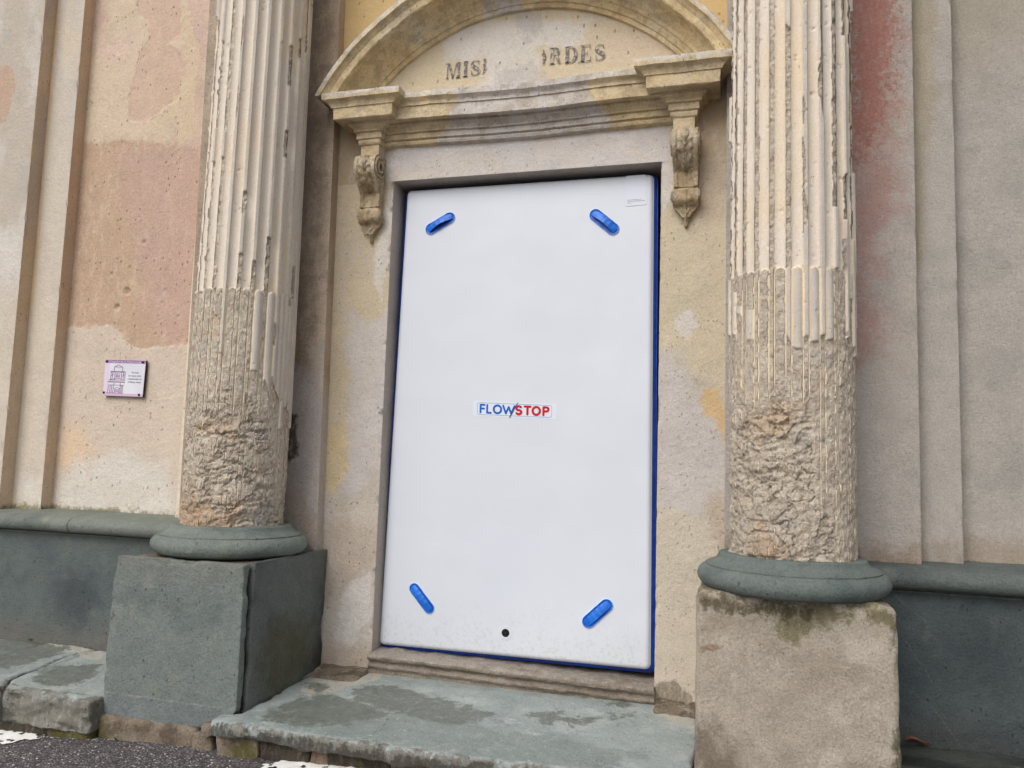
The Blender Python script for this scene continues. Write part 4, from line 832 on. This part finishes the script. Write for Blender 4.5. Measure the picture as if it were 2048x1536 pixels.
pan_y = lambda x, z: Y0-.0042
def zface(u, v, y=Y0-.0018): return UY(u, v, y)
def stadium(n=12, L=1., r=.5):
    return [(L/2+r*math.cos(a), r*math.sin(a)) for a in np.linspace(-math.pi/2, math.pi/2, n)]+[(-L/2+r*math.cos(a), r*math.sin(a)) for a in np.linspace(math.pi/2, 3*math.pi/2, n)]
def handle_mesh():
    """rim, cup and strap in local x (length) / z (width), y depth"""
    def sweep_st(levels, name, mat):
        V = []
        for (L, r, y) in levels: V.append([(a, y, b) for a, b in stadium(14, L, r)])
        V = np.array(V); n, m = V.shape[:2]; F = gridF(n, m, True); me = (V, F); return me
    return sweep_st
def add_local(name, V, F, mat, parent, M, cap=None):
    V = np.asarray(V).reshape(-1, 3); Vw = np.array([tuple(M @ Vector(p)) for p in V]); F = [list(f) for f in F]
    if cap is not None: F.append(list(cap))
    me = bpy.data.meshes.new(name); me.from_pydata([tuple(p) for p in Vw], [], F); me.materials.append(mat); me.update()
    me.polygons.foreach_set('use_smooth', [True]*len(me.polygons)); me.set_sharp_from_angle(angle=math.radians(40)); return mkobj(name, me, parent)
SLIT = blue_mat('handle_slit_shade', (3, 44, 130)); WRIM = blue_mat('handle_weld_white', (184, 192, 210))  # darker blue puts the shade of the strap's slit into the colour
for (a, b, wid, dark) in (((862, 458), (899, 436), .0262, 1), ((1191, 430), (1226, 458), .0262, 1), ((829, 1177), (858, 1216), .0235, 0), ((1177, 1243), (1213, 1211), .0262, 0)):
    A_ = zface(*a); B_ = zface(*b); c = (A_+B_)/2; d = B_-A_; L = np.linalg.norm(d); ang = math.atan2(d[2], d[0])
    M = Matrix.Translation((c[0], Y0-.0018, c[2])) @ Matrix.Rotation(-ang, 4, 'Y'); r = wid
    lv = [(L, r+.0025, .0035), (L, r+.0022, -.0005), (L, r, -.0015)]
    V = np.array([[(p, y, q) for p, q in stadium(14, l, rr)] for l, rr, y in lv]); f = gridF(3, 28, True)
    hd = add_local('handle', V, f, WRIM, bar, M)
    lv = [(L, r, -.0015), (L, r-.002, -.004), (L, r-.004, -.0035), (L, r-.0055, -.001), (L*.98, r-.008, -.0004)]
    V = np.array([[(p, y, q) for p, q in stadium(14, l, rr)] for l, rr, y in lv]); f = gridF(len(lv), 28, True)
    add_local('handle_cup', V, f, BLU, hd, M, cap=range((len(lv)-1)*28, len(lv)*28))
    pts_ = stadium(14, L*.98, r-.0078); add_local('slit_shade', [(p, -.0006, q) for p, q in pts_], [], SLIT, hd, M, cap=range(28))  # flat dark sheet, painted shade behind the strap
    # the strap bows out and its lower edge gapes
    n = 24; sg_ = 1 if d[0] > 0 else -1; T = np.linspace(-1, 1, n)[:, None]; U = np.linspace(-1, 1, 7)[None, :]
    bow = (1-T**2)**1.0
    X = T*(L/2+r*.55)+0*U; Zc = (r-.0065)*(.74 if dark else .86)*U*(1-.25*np.abs(T)**6)+(.0065 if dark else .002)*bow; Yv = -.0035-(.013 if dark else .007)*bow*(1-.3*U)-.0012*np.cos(U*2)-.0008*np.sin(T*17)*bow
    V = np.stack([X, Yv, Zc], -1); Bk = V.copy(); Bk[..., 1] += .0015; AA = np.concatenate([V, Bk[:, ::-1]], 1)
    if abs(ang) > math.pi/2 or d[0] < 0: pass
    add_local('strap', AA, gridF(n, 14, True), BLU, hd, M)
# drain valve
BLK = surface('valve_black', col(22, 20, 20), grain=.1, rough=.4)
c = zface(1011, 1266)
def disc(name, c, r, y, mat, parent, n=32, r2=None):
    a = np.linspace(0, 2*np.pi, n, endpoint=False)
    V = [(c[0]+r*math.cos(t), y, c[2]+r*math.sin(t)) for t in a]
    if r2 is not None:
        V += [(c[0]+r2*math.cos(t), y, c[2]+r2*math.sin(t)) for t in a]; F = [(i, (i+1) % n, n+(i+1) % n, n+i) for i in range(n)]
    else: F = [tuple(range(n))]
    me = bpy.data.meshes.new(name); me.from_pydata(V, [], F); me.materials.append(mat); me.update(); return mkobj(name, me, parent)
def lathe_y(name, c, prof_, mat, parent, n=32):
    V = np.array([[(c[0]+r*math.cos(t), y, c[2]+r*math.sin(t)) for t in np.linspace(0, 2*np.pi, n, endpoint=False)] for r, y in prof_]); return mkmesh(name, V, gridF(len(prof_), n, True), mat, parent, sharp=35)
yv = Y0-.0010
vb = lathe_y('valve', c, [(.030, yv+.001), (.0298, yv-.0002), (.027, yv-.0005), (.020, yv-.0005), (.0165, yv-.0002)], WHT, bar)
lathe_y('valve_plug', c, [(.0168, yv-.0006), (.0150, yv-.0016), (.0115, yv-.0016), (.0105, yv-.0008), (.001, yv-.0008)], BLK, vb)
# stickers
STK = surface('sticker_white', col(209, 215, 227, .92), grain=.01, bumps=((60, .0004, .5),), rough=.45)
def rrect(u0, v0, u1, v1, y, r=.006, seg=5):
    q = [UY(u, v, y) for u, v in ((u0, v0), (u1, v0), (u1, v1), (u0, v1))]; return q
def flat(name, pts3, mat, parent):
    me = bpy.data.meshes.new(name); me.from_pydata([tuple(p) for p in pts3], [], [tuple(range(len(pts3)))]); me.materials.append(mat); me.update(); return mkobj(name, me, parent)
ys = Y0-.0016
def quadmap(cs):
    tl, tr, br, bl = [np.array(c) for c in cs]
    return lambda a, b, dy=0.: tuple(bl*(1-a)*(1-b)+br*a*(1-b)+tl*(1-a)*b+tr*a*b+np.array([0, -dy, 0]))
qm = quadmap([UY(946, 801, ys), UY(1114, 808, ys), UY(1113, 839, ys), UY(945, 832, ys)])
def rr_pts(x0, y0, x1, y1, rx, ry, n=5):
    o = []
    for cx, cy, a0 in ((x1-rx, y0+ry, -90), (x1-rx, y1-ry, 0), (x0+rx, y1-ry, 90), (x0+rx, y0+ry, 180)):
        for i in range(n+1): a = math.radians(a0+90*i/n); o.append((cx+rx*math.cos(a), cy+ry*math.sin(a)))
    return o
def plate(name, f, pts, mat, parent, t=.0008):
    n = len(pts); V = [f(a, b, 0) for a, b in pts]+[f(a, b, -t*1.2) for a, b in pts]; F = [tuple(range(n))[::1]]+[(i, n+i, n+(i+1) % n, (i+1) % n) for i in range(n)]
    me = bpy.data.meshes.new(name); me.from_pydata(V, [], F); me.materials.append(mat); me.update(); return mkobj(name, me, parent)
sk = plate('name_sticker', qm, rr_pts(0, 0, 1, 1, .03, .14), STK, bar, .0012)
INKB = surface('ink_blue', col(6, 88, 180), grain=.03, bumps=(), rough=.4); INKR = surface('ink_red', col(184, 10, 24), grain=.03, bumps=(), rough=.4)
INKL = surface('ink_light_blue', col(120, 160, 200), grain=.03, bumps=(), rough=.4); INKD = surface('ink_dark', col(28, 44, 90), grain=.03, bumps=(), rough=.4)
fr_o = rr_pts(.055, .10, .945, .90, .03, .14); fr_i = rr_pts(.060, .135, .940, .865, .027, .12)
V = [qm(a, b, .0003) for a, b in fr_o+fr_i]; n = len(fr_o); me = bpy.data.meshes.new('frame_line'); me.from_pydata(V, [], [(i, (i+1) % n, n+(i+1) % n, n+i) for i in range(n)]); me.materials.append(INKL); me.update(); mkobj('frame_line', me, sk)
# rounded stroke capitals
ST = {'F': [[(.05, 0), (.05, 1), (.62, 1)], [(.05, .52), (.55, .52)]], 'L': [[(.05, 1), (.05, 0), (.6, 0)]], 'O': [[(.5+.45*math.cos(t), .5+.5*math.sin(t)) for t in np.linspace(0, 2*math.pi, 25)]],
      'W': [[(.0, 1), (.27, 0), (.52, .85), (.77, 0), (1.06, 1)]], 'S': [arcp(.36, .75, .30, .26, 35, 260, 12)+arcp(.36, .25, .32, .26, 80, -145, 12)], 'T': [[(.0, 1), (.74, 1)], [(.37, 1), (.37, 0)]],
      'P': [[(.05, 0), (.05, 1), (.35, 1)]+arcp(.38, .74, .27, .26, 90, -90, 10)+[(.05, .48)]]}
def stroke_letter(ch, ox, oy, sx, sy, wd, mat, parent, f, asp):
    V = []; F = []
    for pl_ in ST[ch]:
        P = [(ox+a*sx, oy+b*sy) for a, b in pl_]
        for (a, b) in zip(P, P[1:]):
            dx, dy = (b[0]-a[0])*asp, b[1]-a[1]; L = math.hypot(dx, dy) or 1; nx, ny = -dy/L*wd/2, dx/L*wd/2; k = len(V)
            for q in ((a[0]+nx/asp, a[1]+ny), (a[0]-nx/asp, a[1]-ny), (b[0]-nx/asp, b[1]-ny), (b[0]+nx/asp, b[1]+ny)): V.append(f(*q, .0005+.00003*len(F)))
            F.append((k, k+1, k+2, k+3))
        for a in P:
            k = len(V); d = .0005+.00003*len(F)
            for t in np.linspace(0, 2*math.pi, 10, endpoint=False): V.append(f(a[0]+wd/2*math.cos(t)/asp, a[1]+wd/2*math.sin(t), d))
            F.append(tuple(range(k, k+10)))
    me = bpy.data.meshes.new('letter'); me.from_pydata(V, [], F); me.materials.append(mat); me.update(); return mkobj('letter', me, parent)
asp = 168/31
x = .092
for ch, wch in zip('FLOW', (.0805, .078, .118, .15)):
    stroke_letter(ch, x, .25, .082 if ch in 'FL' else (.100 if ch == 'O' else .128), .50, .125, INKB, sk, qm, asp); x += wch
for ch, x in zip('STOP', (.522, .624, .715, .842)):
    stroke_letter(ch, x, .25, .094, .50, .145, INKR, sk, qm, asp)
V = [qm(a, b, .0022) for a, b in ((.443, .0), (.455, .02), (.549, 1.0), (.540, .98))]; flat('slash', V, INKD, sk)
# the small label, top right (its code is left out)
STK2 = surface('label_white', col(206, 212, 225, .93), grain=.01, bumps=((60, .0004, .5),), rough=.5)
qs = quadmap([UY(1252, 352, ys), UY(1292, 349, ys), UY(1293, 409, ys), UY(1251, 413, ys)])
lb_ = plate('corner_sticker', qs, rr_pts(0, 0, 1, 1, .05, .05), STK2, bar, .0004)
GRY = surface('ink_grey', col(120, 124, 134), grain=.05, bumps=(), rough=.5)
rnd = random.Random(5)
for (b, x1_) in ((.185, .72), (.135, .92), (.085, .25)):
    Vs = []; Fs = []; x = .10
    while x < x1_:
        wd = rnd.choice((.012, .02, .03)); k = len(Vs); h = rnd.choice((.018, .026)); Vs += [qs(x, b, .0004), qs(x+wd, b, .0004), qs(x+wd, b+h, .0004), qs(x, b+h, .0004)]; Fs.append((k, k+1, k+2, k+3)); x += wd+rnd.choice((.01, .012, .03))
    me = bpy.data.meshes.new('text_line'); me.from_pydata(Vs, [], Fs); me.materials.append(GRY); me.update(); mkobj('text_line', me, lb_)
# ------------------------------------------------------------------ the information plaque
yq = .066
qp = quadmap([UY(211, 719, yq), UY(292, 721, yq), UY(285, 794, yq), UY(206, 791, yq)])
PLQ = surface('plaque_enamel', col(206, 208, 216), alt=[(col(200, 200, 212), 8, .4, .6, None)], grain=.02, bumps=(), rough=.3)
PLP = surface('plaque_print_pink', col(204, 162, 196), grain=.04, bumps=(), rough=.3); PLM = surface('plaque_print_mauve', col(150, 96, 150), grain=.1, bumps=(), rough=.3)
PLI = surface('plaque_print_rose', col(212, 188, 212), grain=.04, bumps=(), rough=.3); PLT = surface('plaque_text', col(92, 92, 104), grain=.05, bumps=(), rough=.4); SCR = surface('screw_dark', col(44, 24, 36), grain=.1, bumps=(), rough=.4)
PED = surface('plaque_edge', col(52, 34, 34), grain=.1, bumps=(), rough=.6)
plq = empty('wall_plaque', tuple(UY(250, 794, .09)), 'small square white and mauve plaque with a chapel drawing, on the lower pink wall', 'plaque')
# board with real thickness, standing off the wall on four spacers
n = 4; c4 = [(0, 0), (1, 0), (1, 1), (0, 1)]
V = [qp(a, b, 0) for a, b in c4]+[qp(a, b, -.012) for a, b in c4]
me = bpy.data.meshes.new('board'); me.from_pydata(V, [], [(0, 1, 2, 3), (7, 6, 5, 4)]+[(i, 4+i, 4+(i+1) % 4, (i+1) % 4) for i in range(4)]); me.materials.append(PLQ); me.materials.append(PED)
for p in list(me.polygons)[1:]: p.material_index = 1
me.update(); board = mkobj('board', me, plq)
def pr_rect(x0, y0, x1, y1, mat, d=.0006, name='print_band'): return flat(name, [qp(x0, y0, d), qp(x1, y0, d), qp(x1, y1, d), qp(x0, y1, d)], mat, board)
pr_rect(.005, .91, .995, .995, PLM); pr_rect(.005, .005, .995, .075, PLP); pr_rect(.005, .075, .10, .91, PLI)
for a, b in ((.045, .945), (.93, .945), (.02, .085), (.91, .055)):
    q = qp(a, b, .003); lathe_y('screw', q, [(.0065, q[1]+.003), (.0062, q[1]), (.004, q[1]-.0015), (.0005, q[1]-.0018)], SCR, plq, n=12)
    lathe_y('spacer', q, [(.005, q[1]+.006), (.005, .095)], PED, plq, n=10)
def text(s, x0, y0, h, mat, name='text_line', align='LEFT', wscale=1., d=.0012):
    c = bpy.data.curves.new(name, 'FONT'); c.body = s; c.size = 1; c.align_x = align; o = bpy.data.objects.new(name, c); COL.objects.link(o); bpy.context.view_layer.update()
    me = bpy.data.meshes.new_from_object(o.evaluated_get(bpy.context.evaluated_depsgraph_get())); bpy.data.objects.remove(o)
    for v in me.vertices: v.co = Vector(qp(x0+v.co.x*h*wscale, y0+v.co.y*h, d))
    me.materials.clear(); me.materials.append(mat); me.update(); r = mkobj(name, me, board); return r
text('Chapelle de la Mis\u00e9ricorde', .50, .925, .075, PLQ, align='CENTER', wscale=.97)
for i, t in enumerate(('De style', 'baroque, cette', 'chapelle date du', 'XVII\u00e8me si\u00e8cle')): text(t, .765, .64-.088*i, .066, PLT, align='CENTER', wscale=.80)
# line drawing of the two-storey chapel front
def lines(segs, w_, mat, name='drawing'):
    V = []; F = []
    for (a, b) in segs:
        dx, dy = b[0]-a[0], b[1]-a[1]; L = math.hypot(dx, dy) or 1; nx, ny = -dy/L*w_/2, dx/L*w_/2; k = len(V)
        V += [qp(a[0]+nx, a[1]+ny, .001), qp(a[0]-nx, a[1]-ny, .001), qp(b[0]-nx, b[1]-ny, .001), qp(b[0]+nx, b[1]+ny, .001)]; F.append((k, k+1, k+2, k+3))
    me = bpy.data.meshes.new(name); me.from_pydata(V, [], F); me.materials.append(mat); me.update(); return mkobj(name, me, board)
sg = [((.24, .80), (.34, .86)), ((.34, .86), (.45, .80)), ((.24, .80), (.45, .80)), ((.24, .80), (.24, .69)), ((.45, .80), (.45, .69)), ((.15, .68), (.52, .68)), ((.15, .66), (.52, .66)),
      ((.17, .66), (.16, .44)), ((.21, .66), (.20, .44)), ((.27, .66), (.26, .44)), ((.43, .66), (.43, .44)), ((.48, .66), (.48, .44)), ((.52, .66), (.52, .44)), ((.12, .44), (.52, .44)), ((.22, .44), (.26, .48)), ((.26, .48), (.42, .48)), ((.42, .48), (.45, .44)),
      ((.10, .38), (.53, .38)), ((.10, .395), (.53, .395)), ((.11, .30), (.52, .30)), ((.13, .30), (.11, .08)), ((.17, .30), (.16, .08)), ((.21, .30), (.20, .08)), ((.26, .36), (.24, .08)), ((.42, .36), (.42, .08)), ((.45, .30), (.45, .08)), ((.48, .30), (.48, .08)),
      ((.27, .20), (.34, .24)), ((.34, .24), (.41, .20)), ((.27, .18), (.41, .18)), ((.29, .15), (.39, .15)), ((.29, .15), (.29, .08)), ((.39, .15), (.39, .08)), ((.08, .08), (.50, .08)), ((.30, .60), (.34, .63)), ((.34, .63), (.38, .60)), ((.30, .60), (.30, .50)), ((.38, .60), (.38, .50)), ((.33, .58), (.35, .52))]
lines(sg+[((.145, .42), (.19, .46))]+[((.31, .56), (.37, .56)), ((.31, .53), (.37, .53)), ((.29, .12), (.39, .12)), ((.18, .55), (.24, .6)), ((.45, .55), (.51, .6))], .013, PLM)
# ------------------------------------------------------------------ small living things
def weed_mat(n, c):
    s = N(n); return s.fin(s.mix(s.step(s.noise(60, 3, .6), .4, .6), col(*c), col(c[0]+24, c[1]+22, c[2]+10)), .7)
GRN = weed_mat('weed_green', (74, 98, 40))
def weed(p, h, n, label, seed):
    rn = random.Random(seed); V = []; F = []
    for i in range(n):
        a = rn.uniform(0, 6.28); l = h*rn.uniform(.6, 1.); dx, dy = math.cos(a), math.sin(a)*.6; w_ = .0022; k = len(V)
        for t, ww in ((0, .5), (.5, 1.), (1, .1)):
            c_ = np.array([dx*l*t*t*.8, dy*l*t*t*.8, l*t*(1-.25*t)]); s_ = np.array([-dy, dx, 0])*w_*ww
            V += [tuple(c_-s_), tuple(c_+s_)]
        F += [(k, k+1, k+3, k+2), (k+2, k+3, k+5, k+4)]
    me = bpy.data.meshes.new('weed'); me.from_pydata(V, [], F); me.materials.append(GRN); me.update(); o = bpy.data.objects.new('weed', me); COL.objects.link(o); o.location = p
    tag(o, label, 'weed', 'tiny weeds in the joints')
weed((-1.72, -.112, .083), .022, 16, 'tiny green weed in the joint between dado and step at far left', 1)
weed((-.74, -.622, -.094), .02, 16, 'tiny green weed at the road edge under the slate pedestal', 2)
weed((.48, -.712, -.03), .022, 22, 'tiny green weed under the edge of the doorstep slab', 3)
LEAFM = weed_mat('dead_leaf', (92, 48, 34))
n, m = 9, 7; T = np.linspace(0, 1, n)[:, None]; U = np.linspace(-1, 1, m)[None, :]; q = UZ(1832, 1488, .09)
X = q[0]-.035+.075*T+0*U; Yv = q[1]+.014*np.sin(np.pi*T)*U; Z = .094+.010*U**2+.006*np.sin(T*5)
tag(mkmesh('fallen_leaf', np.stack([X, Yv, Z], -1), gridF(n, m), LEAFM, None, sharp=0), 'dry reddish brown leaf lying on the dark step beside the tan pedestal', 'leaf')
